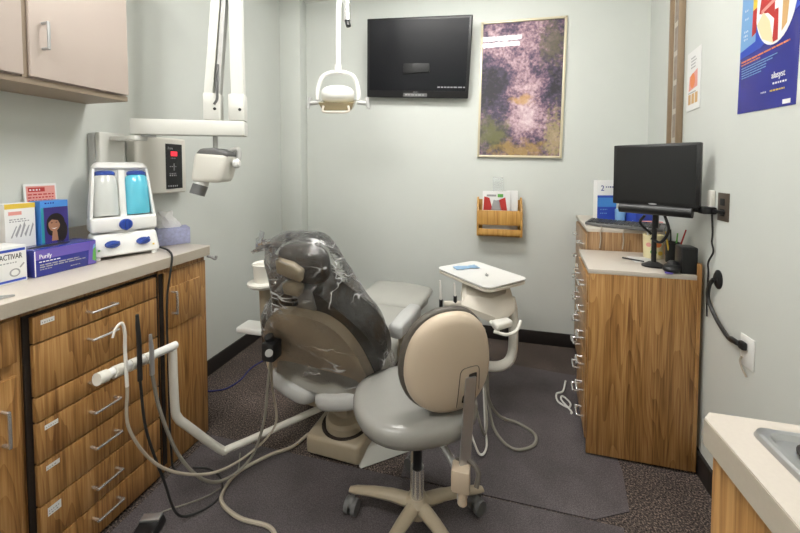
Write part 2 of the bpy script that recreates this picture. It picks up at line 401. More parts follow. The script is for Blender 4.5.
t = thing('drawer_cabinet', 'oak cabinet of seven drawers under the left countertop', 'cabinet', (-1.56, .965, 0))
carcass(.735, 1.19, t)
MB().box((XF-.019, .737, .03), (XF-.012, 1.188, .89)).build('gap_shade_sheet', 'gap_shade', t)  # dark sheet behind the drawers, painting the shade in their gaps
zs = [.886, .797, .627, .545, .411, .272, .135, .012]
for k in range(7):
    z1, z0 = zs[k]-.0025, zs[k+1]+.0025
    d = MB().box((XF-.012, .752, z0), (XF+.006, 1.168, z1), .003).build('drawer', 'oak', t)
    hz = [.842, .745, .588, .482, .353, .206, .09][k]
    pull(0, (XF+.006, .902, hz), (XF+.006, .985, hz), (.03, 0, 0), 'y').build('handle', 'chrome', d)
    if k in (0, 3, 4, 5):
        b = MB(frame((XF+.0062, .772, z1-.028), (0, 1, 0), (0, 0, 1)))
        h = .028 if k == 5 else .015
        b.rect(0, .012-h, .036, .012); b.i = 1; b.lines(.003, .034, [.012-h+.004] if k != 5 else [.012-h+.005, .012-h+.014], .004, d=.0009); b.build('drawer_label', ['paper_white', 'print_grey'], d, label='white paper drawer label')
t = thing('end_cabinet', 'narrow oak cabinet with a small door at the far end of the left counter', 'cabinet', (-1.56, 1.32, 0))
b = MB().box((XL+.002, 1.191, 0), (XF-.012, 1.445, .91), .002); b.build('body', 'oak', t)
MB().box((XF-.012, 1.213, .01), (XF-.004, 1.443, .885), .002).build('face_panel', 'oak', t)
b = MB().box((XF-.0125, 1.1925, .03), (XF-.0105, 1.2125, .885)); b.build('recess_shade', 'gap_shade', t)  # dark strip that paints the shade inside the stile recess
d = MB().box((XF-.004, 1.228, .632), (XF+.006, 1.40, .815), .003).build('door', 'oak', t)
pull(0, (XF+.006, 1.24, .795), (XF+.006, 1.24, .70), (.03, 0, 0), 'z').build('handle', 'chrome', d)

t = thing('countertop', 'long beige laminate countertop on the left oak cabinets', 'countertop', (-1.55, .76, .912))
b = MB().hexa([(XL+.001, .05), (-1.347, .05), (-1.347, 1.445), (-1.36, 1.46), (XL+.001, 1.46)], .912, TZ, .002)
b.i = 1; b.box((-1.3472, .051, .914), (-1.3465, 1.444, .955)); b.build('worktop', ['laminate_top', 'laminate_edge'], t)
MB().box((XL+.001, .05, TZ), (XL+.016, 1.40, 1.09), .003).build('backsplash', 'laminate_edge', t)

MB().tube([(-1.365, 1.446, .905), (-1.35, 1.462, .895), (-1.34, 1.472, .885), (-1.335, 1.475, .90)], .007, 8).build('end_hook', 'dull_steel', t)

# ------------------------------------------------------------------ upper cabinets
t = thing('wall_cabinet', 'cream laminate wall cabinet with two doors above the left counter', 'wall cabinet', (-1.63, .78, 1.63))
MB().box((XL+.001, .30, 1.640), (-1.522, 1.187, 2.35), .002).build('body', 'cabinet_cream', t)
b = MB().box((-1.53, .30, 1.632), (-1.515, 1.187, 1.652), .001); b.box((XL+.002, .30, 1.632), (-1.53, 1.187, 1.639)); b.build('bottom_rail', 'cabinet_brown', t)
MB().box((-1.5225, .832, 1.652), (-1.512, .848, 2.35)).build('stile', 'cabinet_brown', t)
for (y0, y1, hy) in ((.31, .831, None), (.849, 1.181, .885)):
    d = MB().box((-1.520, y0, 1.657), (-1.50, y1, 2.34), .003).build('door', 'cabinet_cream', t)
    if hy: pull(0, (-1.50, hy, 1.845), (-1.50, hy, 1.758), (.03, 0, 0), 'z').build('handle', 'dull_steel', d)

# ------------------------------------------------------------------ things on the left counter
def carton(name, lab, cat, x, y0, y1, z1, dep, mats, prints, z0=TZ+.0006, rz=0, top=None):
    b = MB(); b.box((x-dep, y0, z0), (x, y1, z1), .0015)
    b.xf = frame((x+.0001, y0, z0), (0, 1, 0), (0, 0, 1)); prints(b, y1-y0, z1-z0)
    b.xf = Matrix()
    if top: top(b)
    return b.build(name, mats, None, **T(lab, cat))
def p1(b, w, h):
    b.i = 1; b.rect(0, h*.86, w-.004, h*.93); b.rect(0, h*.05, w-.004, h*.11)
    b.i = 2; b.text('ACTIVAR', .026, w-.070, h*.66, width=.058)
    b.i = 3; b.lines(w-.07, w-.02, [h*.55], .004)
    for k in range(20):
        a = 2*pi*k/20; a2 = 2*pi*(k+.9)/20
        b.poly([(w-.032+.014*cos(a), .036+.014*sin(a)), (w-.032+.014*cos(a2), .036+.014*sin(a2)), (w-.032+.010*cos(a2), .036+.010*sin(a2)), (w-.032+.010*cos(a), .036+.010*sin(a))])
    b.poly([(w-.02, .052), (w-.009, .066), (w-.006, .063), (w-.017, .049)])
carton('product_box', 'white carton with blue bands lying at the near left end of the counter', 'box', -1.55, .655, .846, 1.083, .11, ['paper_white', 'print_blue', 'print_black', 'print_grey'], p1)
def p2(b, w, h):
    b.i = 1; b.rect(.004, h*.62, w, h-.002, .0004); b.i = 4; b.rect(.001, .003, .004, h-.004)
    b.i = 2; b.text('Purify', .022, .014, h*.66, .0016, width=.036)
    b.lines(.014, .09, [h*.52], .0035); b.i = 3; b.lines(.016, .165, [h*.40, h*.32], .004); b.lines(.016, .06, [h*.24], .003); b.lines(.11, .15, [h*.14], .003)
    b.i = 5; b.poly([(w-.03, 0.003), (w, .003), (w, h-.003), (w-.022, h-.003)], .0012)
    b.i = 6; b.poly([(w-.014, h*.2), (w-.001, h*.1), (w-.001, h*.75), (w-.01, h*.6)], .0016); b.i = 7; b.poly([(w-.012, h*.62), (w-.003, h*.7), (w-.002, h*.85), (w-.009, h*.8)], .0018)
def tp2(b):
    b.i = 8; b.xf = frame((-1.56, .945, 1.0552), (0, 1, 0), (-1, 0, 0)); b.disc(0, .045, .065, .022, .0006); b.xf = Matrix()
carton('glove_box', 'purple glove carton lying on the counter between white carton and dispenser', 'box', -1.55, .866, 1.065, 1.055, .115, ['print_navy', 'print_violet', 'print_white', 'print_grey', 'print_white', 'print_violet', 'print_green', 'print_lightsky', 'print_black'], p2, top=tp2)
def p3(b, w, h):
    b.i = 1; b.rect(0, h*.93, w, h); b.i = 2; b.lines(.010, w*.62, [h*.84], .013, words=False); b.i = 3; b.lines(.012, w-.012, [h*.77, h*.74], .004)
    for k in range(5): b.poly([(.014+k*.013, h*.52+.01*(k % 2)), (.03+k*.012, h*.68+.008*(k % 3)), (.033+k*.012, h*.68), (.018+k*.013, h*.52)])
    b.i = 4; b.lines(w*.5, w-.01, [h*.16], .006)
carton('product_box', 'white carton with a yellow top band standing behind the white and blue carton', 'box', -1.67, .855, .942, 1.216, .06, ['paper_white', 'print_yellow', 'print_pink', 'print_grey', 'print_violet'], p3)
def p4(b, w, h):
    b.i = 1; b.rect(.002, .003, w-.002, h*.9); b.i = 2; b.poly([(.002, .003), (.012, .003), (.009, h*.9), (.002, h*.9)], .001)
    q = h*.19
    b.i = 3; b.disc(w*.52, h*.47+q, .030, .038, .0012); b.disc(w*.68, h*.34+q, .024, .045, .0013); b.disc(w*.36, h*.42+q, .016, .036, .0013)
    b.i = 4; b.disc(w*.46, h*.45+q, .019, .028, .0016, 28); b.poly([(w*.36, h*.2+q), (w*.6, h*.2+q), (w*.55, h*.36+q), (w*.40, h*.36+q)], .0014)
    b.i = 3; b.poly([(w*.46-.021, h*.47+q), (w*.46-.018, h*.53+q), (w*.46, h*.58+q), (w*.46+.022, h*.52+q), (w*.46+.021, h*.42+q), (w*.46+.012, h*.505+q), (w*.46-.008, h*.525+q)], .0019)
    b.i = 6; b.poly([(w*.46-.010, h*.395+q), (w*.46+.0, h*.378+q), (w*.46+.010, h*.398+q), (w*.46, h*.392+q)], .002)
    b.i = 3; b.disc(w*.46-.008, h*.475+q, .0032, .0018, .002, 10); b.disc(w*.46+.007, h*.477+q, .0032, .0018, .002, 10)
    b.i = 7; b.lines(w*.15, w*.6, [h*.955], .005); b.i = 6; b.lines(w*.3, w*.85, [h*.13, h*.09], .005)
carton('product_box', 'blue and purple carton with a portrait standing behind the purple glove carton', 'box', -1.665, .955, 1.046, 1.218, .06, ['print_sky', 'print_purple', 'print_teal', 'print_hair', 'print_skin', 'print_hair', 'print_white', 'print_navy'], p4)
b = MB(Matrix.Translation((-1.722, 0, TZ)) @ Matrix.Rotation(R(-4), 4, 'Y') @ Matrix.Translation((0, 0, -TZ))); b.box((-.002, .95, TZ+.001), (.002, 1.055, 1.284), .0008); b.xf = b.xf @ frame((.0021, .95, TZ), (0, 1, 0), (0, 0, 1))
b.i = 1; b.rect(.006, .19, .099, .318); b.i = 2; b.rect(.012, .295, .065, .312, .001); b.i = 3; b.lines(.016, .06, [.300], .006, d=.0014); b.i = 2; b.lines(.010, .095, [.282, .27, .258, .246, .234], .005, d=.001)
b.build('card', ['paper_white', 'print_pink', 'print_red', 'paper_white'], None, **T('red and white printed card leaning on the wall behind the cartons', 'card'))
MB().box((-1.75, .73, TZ+.0006), (-1.70, .84, 1.225), .003).build('cardboard_box', 'cardboard', None, **T('brown cardboard box against the wall at the left edge', 'box'))
b = MB().tube([(-1.405, .66, .963), (-1.40, .70, .963), (-1.385, .725, .963)], [.004, .006, .003], 8); b.build('dental_mirror', 'steel', None, **T('small steel instrument lying on the near left counter edge', 'instrument'))

# water dispenser
DA = R(-28); DX = rotz((-1.60, 1.215, TZ+.0006), DA)
t = thing('water_dispenser', 'white countertop unit with two bottles and blue knobs beside the tissue box', 'dispenser', (-1.60, 1.215, TZ), DA)
def L(p): return DX @ V(p)
b = MB(DX); b.hexa([(-.06, -.122), (.09, -.122), (.09, .122), (-.06, .122)], .012, .105, .014, 3, top=[(-.06, -.115), (.06, -.112), (.06, .112), (-.06, .115)])
for s in (-1, 1):
    for q in (-.04, .07): b.cyl((q, s*.1, 0), (q, s*.1, .02), .012, seg=12)
base = b.build('base_unit', 'white_plastic', t)
kx = frame((.078, 0, .062), (0, 1, 0), (-.28, 0, 1))
for s, rr in ((-.05, .25), (.058, .5)):
    b = MB(DX @ kx @ Matrix.Translation((s, 0, 0))); b.lathe([(.026, 0), (.026, .008), (.022, .012), (0, .012)], 24, sy=.62); b.box((-.024, -.005, .01), (.024, .005, .02), .002, xf=Matrix.Rotation(rr, 4, 'Z')); b.build('control_knob', 'knob_blue', base, label='blue rotary knob')
b = MB(DX @ kx); b.disc(-.095, -.02, .004, d=.002); b.build('indicator', 'print_green', base, label='green indicator lamp'); b = MB(DX @ kx); b.disc(.095, -.02, .004, d=.002); b.build('indicator', 'print_yellow', base, label='yellow indicator lamp')
b = MB(DX); b.hexa([(-.055, -.118), (.062, -.118), (.062, .118), (-.055, .118)], .112, .175, .012, 3); b.hexa([(-.055, -.118), (-.005, -.118), (-.005, .118), (-.055, .118)], .165, .40, .02, 3, top=[(-.055, -.10), (-.02, -.10), (-.02, .10), (-.055, .10)])

b.hexa([(-.02, -.118), (.045, -.118), (.045, -.106), (-.02, -.112)], .165, .385, .004, top=[(-.03, -.10), (-.005, -.10), (-.005, -.09), (-.03, -.094)])
b.hexa([(-.02, .106), (.045, .106), (.045, .118), (-.02, .118)], .165, .385, .004, top=[(-.03, .09), (-.005, .09), (-.005, .10), (-.03, .10)])
b.hexa([(-.05, -.012), (.03, -.012), (.03, .012), (-.05, .012)], .165, .38, .005, top=[(-.05, -.012), (-.005, -.012), (-.005, .012), (-.05, .012)])
b.lathe([(.055, .0), (.06, .006), (.055, .01)], 24, xf=Matrix.Translation((0, 0, .104)))
b.build('housing', 'white_plastic', t)
b = MB(DX @ frame((.062, 0, .142), (0, 1, 0), (0, 0, 1))); b.lathe([(.024, 0), (.024, .01), (.02, .015), (0, .015)], 24); b.box((-.005, -.024, .012), (.005, .024, .022), .002); b.build('selector_knob', 'knob_blue', t, label='blue selector knob')
for s, m, l in ((-.06, 'liquid_clear', 'bottle of clear liquid'), (.06, 'liquid_blue', 'bottle of bright blue liquid')):
    b = MB(DX @ Matrix.Translation((.0, s*.95, .176)) @ Matrix.Rotation(R(-8), 4, 'Y')); b.lathe([(.0, 0), (.044, .0), (.048, .008), (.046, .13), (.042, .17), (.034, .18), (0, .18)], 28); bt = b.build('bottle', m, t, label=l)
    b = MB(DX @ Matrix.Translation((.0, s*.95, .176)) @ Matrix.Rotation(R(-8), 4, 'Y') @ Matrix.Translation((0, 0, .176))); b.lathe([(.034, 0), (.038, .004), (.038, .016), (.030, .022), (0, .022)], 24); b.build('bottle_cap', 'knob_blue', bt, label='blue screw cap')
b = MB(DX); b.hexa([(-.062, -.104), (-.0, -.104), (-.0, .104), (-.062, .104)], .385, .415, .012, 3, top=[(-.06, -.085), (-.02, -.085), (-.02, .085), (-.06, .085)]); b.build('hood', 'white_plastic', t)
MB().tube([L((.05, .10, .03)), (-1.46, 1.305, .965), (-1.40, 1.27, .9645), (-1.352, 1.235, .962), (-1.338, 1.222, .94), (-1.3375, 1.21, .88), (-1.352, 1.204, .75), (-1.352, 1.203, .45), (-1.35, 1.205, .12), (-1.33, 1.21, .006), (-1.20, 1.23, .006)], .0042, 8).build('power_cord', 'hose_black', t, label='black power cord hanging over the counter edge')

# tissue box
TA = math.atan2(.114, .078)
b = MB(rotz((-1.574, 1.361, TZ+.0006), TA)); b.box((0, 0, 0), (.14, .11, .082), .003); b.build
t = thing('tissue_box', 'lilac patterned tissue box at the far end of the left counter', 'tissue box', (-1.57, 1.40, TZ), TA)
b.build('carton', 'paper_lilac', t)
TX = rotz((-1.574, 1.361, TZ+.0006), TA) @ Matrix.Translation((.06, .055, .0825))
b = MB(TX); rings = []
for i in range(7):
    q = i/6; rings.append([((.045-.012*q+.012*sin(k*2.1+i))*cos(2*pi*k/18)-.03*q, (.016+.012*q*abs(sin(k*1.7)))*sin(2*pi*k/18), .07*q+.018*q*sin(k*1.3)) for k in range(18)])
b.loft(rings).build('tissue', 'tissue', t, label='white tissue pulled up')

# ------------------------------------------------------------------ x-ray unit on the left wall
t = thing('xray_control_box', 'white control box with black keypad on the wall behind the dispenser', 'control box', (-1.72, 1.50, 1.21))
b = MB().box((XL+.0002, 1.354, 1.206), (-1.69, 1.654, 1.508), .012, 3); b.build('housing', 'ivory_plastic', t)
b = MB(frame((-1.6898, 1.519, 1.230), (0, 1, 0), (0, 0, 1))); b.poly([(0, 0), (.102, .002), (.102, .246), (0, .246)], .003); b.i = 1
k2 = b.xf; b.xf = k2 @ Matrix.Translation((0, 0, .0032))
b.text('Preva', .02, .012, .216, width=.03); b.lines(.03, .065, [.165], .006); b.lines(.022, .08, [.12], .005); b.rect(.046, .10, .052, .14); b.lines(.02, .075, [.08, .07], .007); b.lines(.01, .09, [.012], .008)
b.i = 2; b.rect(.03, .18, .07, .205); b.build('keypad', ['panel_black', 'print_grey', 'red_led'], t, label='black keypad with a red display')
t = thing('xray_machine', 'white wall-mounted x-ray machine with folding arm and hanging head above the left counter', 'x-ray machine', (-1.72, 1.25, 1.2))
MB().box((XL+.0002, 1.185, 1.19), (-1.715, 1.311, 1.505), .006, 3).build('back_box', 'pale_grey', t)
MB().box((-1.716, 1.19, 1.20), (-1.69, 1.306, 1.508), .006, 3).build('front_box', 'xray_white', t)
MB().box((-1.692, 1.235, 1.472), (-1.545, 1.30, 1.492), .004).build('mount_bracket', 'xray_white', t)
P0 = V((-1.565, 1.285, 0)); P1 = V((-1.168, 1.484, 0)); dr = (P1-P0).normalized(); nr = V((-dr.y, dr.x, 0))
xa = frame((P0.x, P0.y, 1.535), dr, nr)
LL = (P1-P0).length
b = MB(xa); b.box((-.03, -.04, -.035), (LL+.01, .04, .035), .004); b.build('extension_arm', 'xray_white', t)
b = MB(xa); b.cyl((.03, 0, -.045), (.03, 0, -.033), .03); b.build('pivot', 'dull_steel', t)
for n_, s0, s1 in (('spring_arm', LL-.172, LL-.098), ('upright_arm', LL-.062, LL+.012)):
    b = MB(xa); b.box((s0, -.035, .038), (s1, .035, .165), .006); b.cyl(((s0+s1)/2, 0, .03), ((s0+s1)/2, 0, .045), .02)
    k = b.build(n_+'_joint', 'xray_white', t)
    b = MB(xa); b.cyl(((s0+s1)/2+.015, -.0352, .09), ((s0+s1)/2+.015, -.038, .09), .007, seg=12); b.build('screw', 'black_plastic', k)
b = MB(xa)
def beam(b, x0, x1, h0, h1, w):
    b.loft([[(x0-w, -.028, h0), (x0+w, -.028, h0), (x0+w, .028, h0), (x0-w, .028, h0)], [(x1-w, -.028, h1), (x1+w, -.028, h1), (x1+w, .028, h1), (x1-w, .028, h1)]])
beam(b, LL-.150, LL-.082, .15, .93, .019); b.build('spring_arm', 'xray_white', t)
b = MB(xa); beam(b, LL-.112, LL-.048, .15, .93, .009); b.build('spring_cover', 'pale_grey', t)
b = MB(xa); beam(b, LL-.022, LL-.03, .16, .95, .027); b.build('upright_arm', 'xray_white', t)
b = MB(xa); b.tube([(LL-.105, -.031, .3), (LL-.110, -.036, .2), (LL-.108, -.037, .14), (LL-.122, -.038, .11)], .006, 8); b.build('cable', 'grey_plastic', t)
b = MB(xa); b.box((LL-.12, -.04, .90), (LL+.02, .04, 1.0), .01); b.build('elbow', 'xray_white', t)
# x-ray head
hx = frame((-1.303, 1.447, 1.368), (.969, .2465, 0), (0, 0, 1))       # x across the picture, y up, z toward viewer
b = MB(hx @ Matrix.Rotation(R(-4), 4, 'Z')); b.hexa([(-.085, -.095), (.06, -.09), (.088, .05), (-.072, .05)], -.07, .07, .022, 4); t2 = b.build('tube_head', 'ivory_plastic', t, label='pale x-ray tube head')
b = MB(hx @ Matrix.Rotation(R(-4), 4, 'Z')); b.hexa([(-.072, .035), (.088, .035), (.082, .06), (.02, .075), (-.045, .068)], -.066, .066, .012, 3); b.build('top_cap', 'grey_plastic', t2)
b = MB(hx); b.lathe([(.018, 0), (.024, .004), (.024, .02), (.015, .03), (0, .03)], 20, xf=frame((.088, 0, 0), (0, 0, 1), (0, 1, 0)) @ Matrix.Rotation(pi, 4, 'X')); b.build('side_knob', 'white_plastic', t2)
b = MB(hx); b.tube([(.06, .06, -.02), (.10, .07, -.02), (.105, .03, -.02), (.09, .0, -.02)], .012, 10); b.tube([(0, .145, .0), (0, .07, 0)], .011, 10); b.build('yoke', 'pale_grey', t2)
cdir = V((-.25, -1, .25)).normalized()
b = MB(hx); p = V((-.055, -.078, .02)); b.cyl(p, p+cdir*.03, .034); b.build('cone_collar', 'white_plastic', t2)
b = MB(hx); b.cyl(p+cdir*.03, p+cdir*.078, .034); b.build('cone', 'grey_plastic', t2)

# ------------------------------------------------------------------ back wall
tv = thing('tv', 'black flat television tilted forward on the back wall', 'television', (-.555, 2.72, 1.90))
TVX = Matrix.Translation((-.549, 2.685, 2.192)) @ Matrix.Rotation(R(3.6), 4, 'Y') @ Matrix.Rotation(R(9), 4, 'X') @ frame((0, 0, 0), (1, 0, 0), (0, 0, 1))
b = MB(TVX); b.box((-.408, -.30, -.035), (.408, .298, .0), .008, 3); b.build('cabinet', 'black_plastic', tv)
b = MB(TVX); b.box((-.385, -.245, .0002), (.385, .278, .0012)); b.build('screen', 'black_gloss', tv)
b = MB(TVX @ Matrix.Translation((0, 0, .0003))); b.rect(-.10, -.292, .09, -.264, .001); b.i = 1; b.lines(-.085, .08, [-.282], .008, d=.0016); b.lines(.17, .38, [-.222], .009, d=.0016, jit=0); b.i = 1; b.lines(-.02, .02, [-.258], .005); b.build('trim_strip', ['grey_plastic', 'print_grey'], tv, label='grey label strip at the lower edge')
b = MB(); b.box((-.66, 2.69, 2.08), (-.45, YB-.0002, 2.32), .004); b.build('wall_bracket', 'black_plastic', tv)

pc = thing('picture', 'tall pink and purple landscape painting in a slim pale gold frame', 'picture', (.22, 2.79, 1.41))
PX = Matrix.Translation((.2245, 2.807, 1.935)) @ Matrix.Rotation(R(1.3), 4, 'Y') @ frame((0, 0, 0), (1, 0, 0), (0, 0, 1))
w, h, q = .304, .515, .017
b = MB(PX)
for x0, y0, x1, y1 in ((-w, -h, -w+q, h), (w-q, -h, w, h), (-w, h-q, w, h), (-w, -h, w, -h+q)): b.box((x0, y0, 0), (x1, y1, .024), .003)
b.build('picture_frame', 'picture_gold', pc)
b = MB(PX); b.box((-w+q, -h+q, .002), (w-q, h-q, .012)); b.build('artwork', 'painting', pc)

rk = thing('magazine_rack', 'small oak wall rack holding leaflets under the painting', 'rack', (.08, 2.76, .825))
MB().box((-.075, YB-.014, .84), (.232, YB-.001, 1.10), .002).build('back_board', 'oak_rack', rk)
for x0, x1 in ((-.087, -.073), (.229, .243)):
    b = MB(frame((x0, 0, 0), (0, 1, 0), (0, 0, 1))); b.hexa([(2.70, .83), (2.808, .83), (2.808, 1.09), (2.79, 1.12), (2.745, 1.08), (2.705, 1.02)], 0, x1-x0, .002); b.build('side_panel', 'oak_rack', rk)
MB().box((-.0725, 2.702, .915), (.2285, 2.712, 1.024), .002).build('front_panel', 'oak_rack', rk)
MB().box((-.0725, 2.702, .83), (.2285, 2.712, .885), .002).build('front_rail', 'oak_rack', rk)
MB().box((-.0725, 2.702, .83), (.2285, 2.795, .84), .001).build('bottom_board', 'oak_rack', rk)
b = MB(Matrix.Translation((0, 2.752, .842)) @ Matrix.Rotation(R(3), 4, 'X') @ frame((0, 0, 0), (1, 0, 0), (0, 0, 1))); b.box((-.045, 0, -.006), (.155, .325, 0), .001); b.xf = b.xf @ Matrix.Translation((-.045, 0, .0001))
b.i = 1; b.poly([(.005, .18), (.012, .285), (.05, .275), (.075, .18)]); b.poly([(.13, .18), (.12, .26), (.165, .28), (.18, .18)]); b.i = 2; b.poly([(.06, .18), (.08, .26), (.12, .26), (.14, .18)]); b.rect(.03, .285, .10, .30); b.i = 3; b.rect(.11, .28, .15, .305); b.i = 4; b.disc(.1, .27, .02, .014, .001)
b.build('magazine', ['paper_white', 'print_red', 'print_grey', 'print_green', 'paper_white'], None, **T('white and red magazine standing in the small oak wall rack', 'magazine'))
b = MB(Matrix.Translation((0, 2.772, .842)) @ Matrix.Rotation(R(2), 4, 'X') @ frame((0, 0, 0), (1, 0, 0), (0, 0, 1))); b.box((.13, 0, -.004), (.212, .33, 0), .001); b.build('leaflet', 'paper_white', None, **T('plain white leaflet standing at the right of the wall rack', 'leaflet'))
b = MB(Matrix.Translation((0, 2.785, .842))); b.box((.03, -.004, 0), (.105, 0, .43), .001); b.box((.03, -.012, .425), (.105, 0, .432), .001); b.build('acrylic_holder', 'clear_acrylic', None, **T('clear acrylic sheet standing up behind the magazine in the wall rack', 'holder'))

# ------------------------------------------------------------------ right wall
t = thing('photo_frame', 'tall narrow wooden frame of small photographs on the right wall', 'picture frame', (.965, 2.12, 1.46))
a1 = V((rwx(2.27), 2.27, 0)); a2 = V((rwx(2.105), 2.105, 0))
fx = frame((a1.x, a1.y, 1.455), a2-a1, (0, 0, 1)); fw = (a2-a1).length; fh = .86
b = MB(fx)
for x0, y0, x1, y1 in ((0, 0, .017, fh), (fw-.017, 0, fw, fh), (0, fh-.017, fw, fh), (0, 0, fw, .017)): b.box((x0, y0, 0.001), (x1, y1, .03), .004)
b.build('picture_frame', 'frame_wood', t)
b = MB(fx); b.box((.016, .016, .002), (fw-.016, fh-.016, .01)); b.i = 1
for k in range(5): b.rect(.034, .055+k*.155, fw-.034, .055+k*.155+.125, .0112)
b.build('photo_mount', ['mat_board', 'photo_print'], t)

yA, yB2 = 2.055, 1.885
a1 = V((rwx(yA), yA, 0)); a2 = V((rwx(yB2), yB2, 0)); fx = frame((a1.x, a1.y, 1.622), a2-a1, (0, 0, 1)); fw = (a2-a1).length
b = MB(fx); b.box((0, 0, .001), (fw, .283, .003)); b.i = 1; b.xf = fx @ Matrix.Translation((0, 0, .0031))
b.poly([(fw*.16, .095), (fw*.8, .105), (fw*.78, .185), (fw*.22, .165)]); b.i = 2; b.disc(fw*.45, .14, .03, .035, .001); b.i = 3; b.lines(fw*.3, fw*.7, [.20, .215, .23, .245], .006); b.i = 4
for k in range(3): b.rect(fw*(.15+.25*k), .03, fw*(.33+.25*k), .078)
b.i = 3; b.lines(fw*.15, fw*.85, [.082], .006)
b.build('notice_sheet', ['paper_white', 'print_pink', 'print_orange', 'print_grey', 'print_tan'], None, **T('white notice sheet with a red picture taped beside the narrow photo frame', 'notice'))

# blue poster
px = frame((.9050, 1.597, 1.548), (0, -1, 0), (0, 0, 1)) @ Matrix.Rotation(R(-1.5), 4, 'Z')
b = MB(px); b.box((0, 0, 0), (.258, .53, .002)); b.xf = px @ Matrix.Translation((0, 0, .0021))
w, h = .258, .53
b.i = 1; b.poly([(0, .20), (.10, .215), (w, .30), (w, h), (0, h)], .0003)
b.i = 2; b.poly([(0, .225), (.075, .245), (.075, h), (0, h)], .0006)
cx_, cy_ = .158, .352
b.i = 3; b.disc(cx_, cy_, .086, .142, .0009, 40)
b.i = 4; b.poly([(cx_-.07, cy_-.02), (cx_-.06, cy_+.06), (cx_-.03, cy_+.085), (cx_-.005, cy_+.05), (cx_+.0, cy_-.06), (cx_-.03, cy_-.03)], .0012)
b.i = 5; b.poly([(cx_-.06, cy_+.03), (cx_-.03, cy_+.07), (cx_-.012, cy_+.04), (cx_-.03, cy_+.01)], .0014)
b.i = 6; b.poly([(cx_-.078, cy_-.055), (cx_-.05, cy_-.02), (cx_-.02, cy_-.06), (cx_+.0, cy_-.138), (cx_-.05, cy_-.11)], .0014)
b.i = 4; b.poly([(cx_-.005, cy_-.135), (cx_+.018, cy_-.132), (cx_+.014, cy_-.03), (cx_+.0, cy_-.03)], .0013)
b.i = 7; b.poly([(cx_+.032, cy_-.11), (cx_+.052, cy_-.09), (cx_+.062, cy_+.1), (cx_+.03, cy_+.12)], .0014)
b.i = 8; b.poly([(cx_+.045, cy_+.0), (cx_+.076, cy_+.02), (cx_+.066, cy_+.09), (cx_+.045, cy_+.1)], .0015)
b.i = 9; b.poly([(cx_-.06, cy_-.025), (cx_+.082, cy_+.028), (cx_+.083, cy_+.042), (cx_-.06, cy_-.012)], .0017)
b.i = 4; b.poly([(.057, .265), (.076, .275), (.076, .36), (.057, .355)], .0012); b.i = 8; b.rect(.057, .355, .076, .40, .0011); b.i = 10; b.rect(.057, .40, .076, .48, .0011)
b.i = 11
for yy, x0, x1 in ((.29, .018, .042), (.335, .02, .036), (.365, .018, .034), (.41, .022, .03), (.45, .02, .036), (.275, .016, .04), (.262, .018, .034)): b.lines(x0, x1, [yy], .007, d=.001)
tl = b.xf; b.xf = tl @ Matrix.Translation((.012, .165, 0)) @ Matrix.Rotation(R(5), 4, 'Z')
b.i = 5; b.lines(0, .215, [.018], .005, d=.0012, jit=0); b.lines(0, .09, [.008], .004, d=.0012, jit=0)
b.i = 12; b.lines(0, .19, [-.004, -.013], .003, d=.001); b.lines(0, .12, [-.022, -.031, -.04], .003, d=.001)
b.xf = tl; b.i = 11; b.text('alasyst', .03, .158, .098, .0012, width=.055); b.lines(.165, .22, [.078], .006, d=.001); b.i = 8; b.lines(.155, .215, [.056], .005, d=.001); b.i = 11; b.lines(.115, .142, [.056], .005, d=.001); b.rect(.21, .008, .24, .022, .001)
b.build('poster', ['print_navy', 'print_blue', 'print_lightsky', 'print_white', 'print_red', 'print_orange', 'print_cream', 'print_tan', 'print_yellow', 'print_pink', 'print_green', 'print_white', 'print_lightsky'], None, **T('glossy blue dental poster with an oval tooth picture on the right wall', 'poster'))

wx = frame((.905, 1.69, 1.135), (0, -1, 0), (0, 0, 1))
t = thing('switch_plate', 'brown metal outlet plate on the right wall beside the monitor', 'wall plate', (.90, 1.66, 1.135))
b = MB(wx); b.box((0, 0, 0), (.066, .112, .005), .002); b.build('plate', 'plate_brown', t)
b = MB(wx); b.box((.02, .062, .005), (.046, .09, .008), .002); b.box((.02, .02, .005), (.046, .048, .008), .002); b.build('socket', 'print_black', t)
b = MB(wx); b.box((-.052, .045, 0.0), (-.022, .118, .016), .004); b.build('night_light', 'ivory_plastic', None, **T('ivory plug-in adapter on the wall just left of the brown outlet plate', 'adapter'))
t = thing('power_adapter', 'black plug adapter at the brown outlet plate with its thin cord running down', 'adapter', (.88, 1.70, 1.17))
b = MB(); b.box((.855, 1.695, 1.155), (.904, 1.745, 1.185), .006); b.cyl((.86, 1.74, 1.17), (.83, 1.765, 1.17), .012); b.box((.885, 1.64, 1.163), (.90, 1.70, 1.177), .003); b.build('plug', 'black_plastic', t)
MB().tube([(.895, 1.715, 1.155), (.897, 1.71, 1.08), (.893, 1.705, 1.04), (.899, 1.705, 1.0), (.893, 1.725, .95), (.900, 1.735, .9), (.897, 1.735, .8), (.897, 1.73, .72)], .0035, 8).build('cord', 'hose_black', t)
t = thing('cord_grommet', 'black round cord outlet on the right wall with thick cord below the plate', 'cord outlet', (.90, 1.683, .85))
b = MB(frame((.905, 1.675, .895), (0, -1, 0), (0, 0, 1))); b.lathe([(.026, 0), (.026, .004), (.016, .012), (0, .012)], 20, sy=1.5); b.build('cover', 'black_plastic', t)
MB().tube([(.888, 1.675, .895), (.886, 1.70, .86), (.892, 1.715, .80), (.89, 1.66, .745), (.885, 1.575, .705), (.885, 1.53, .705), (.894, 1.505, .706)], .0075, 8).build('cord', 'hose_black', t)
wx = frame((.905, 1.532, .632), (0, -1, 0), (0, 0, 1))
t = thing('wall_outlet', 'white wall outlet low on the right wall with a black plug', 'outlet', (.90, 1.50, .632))
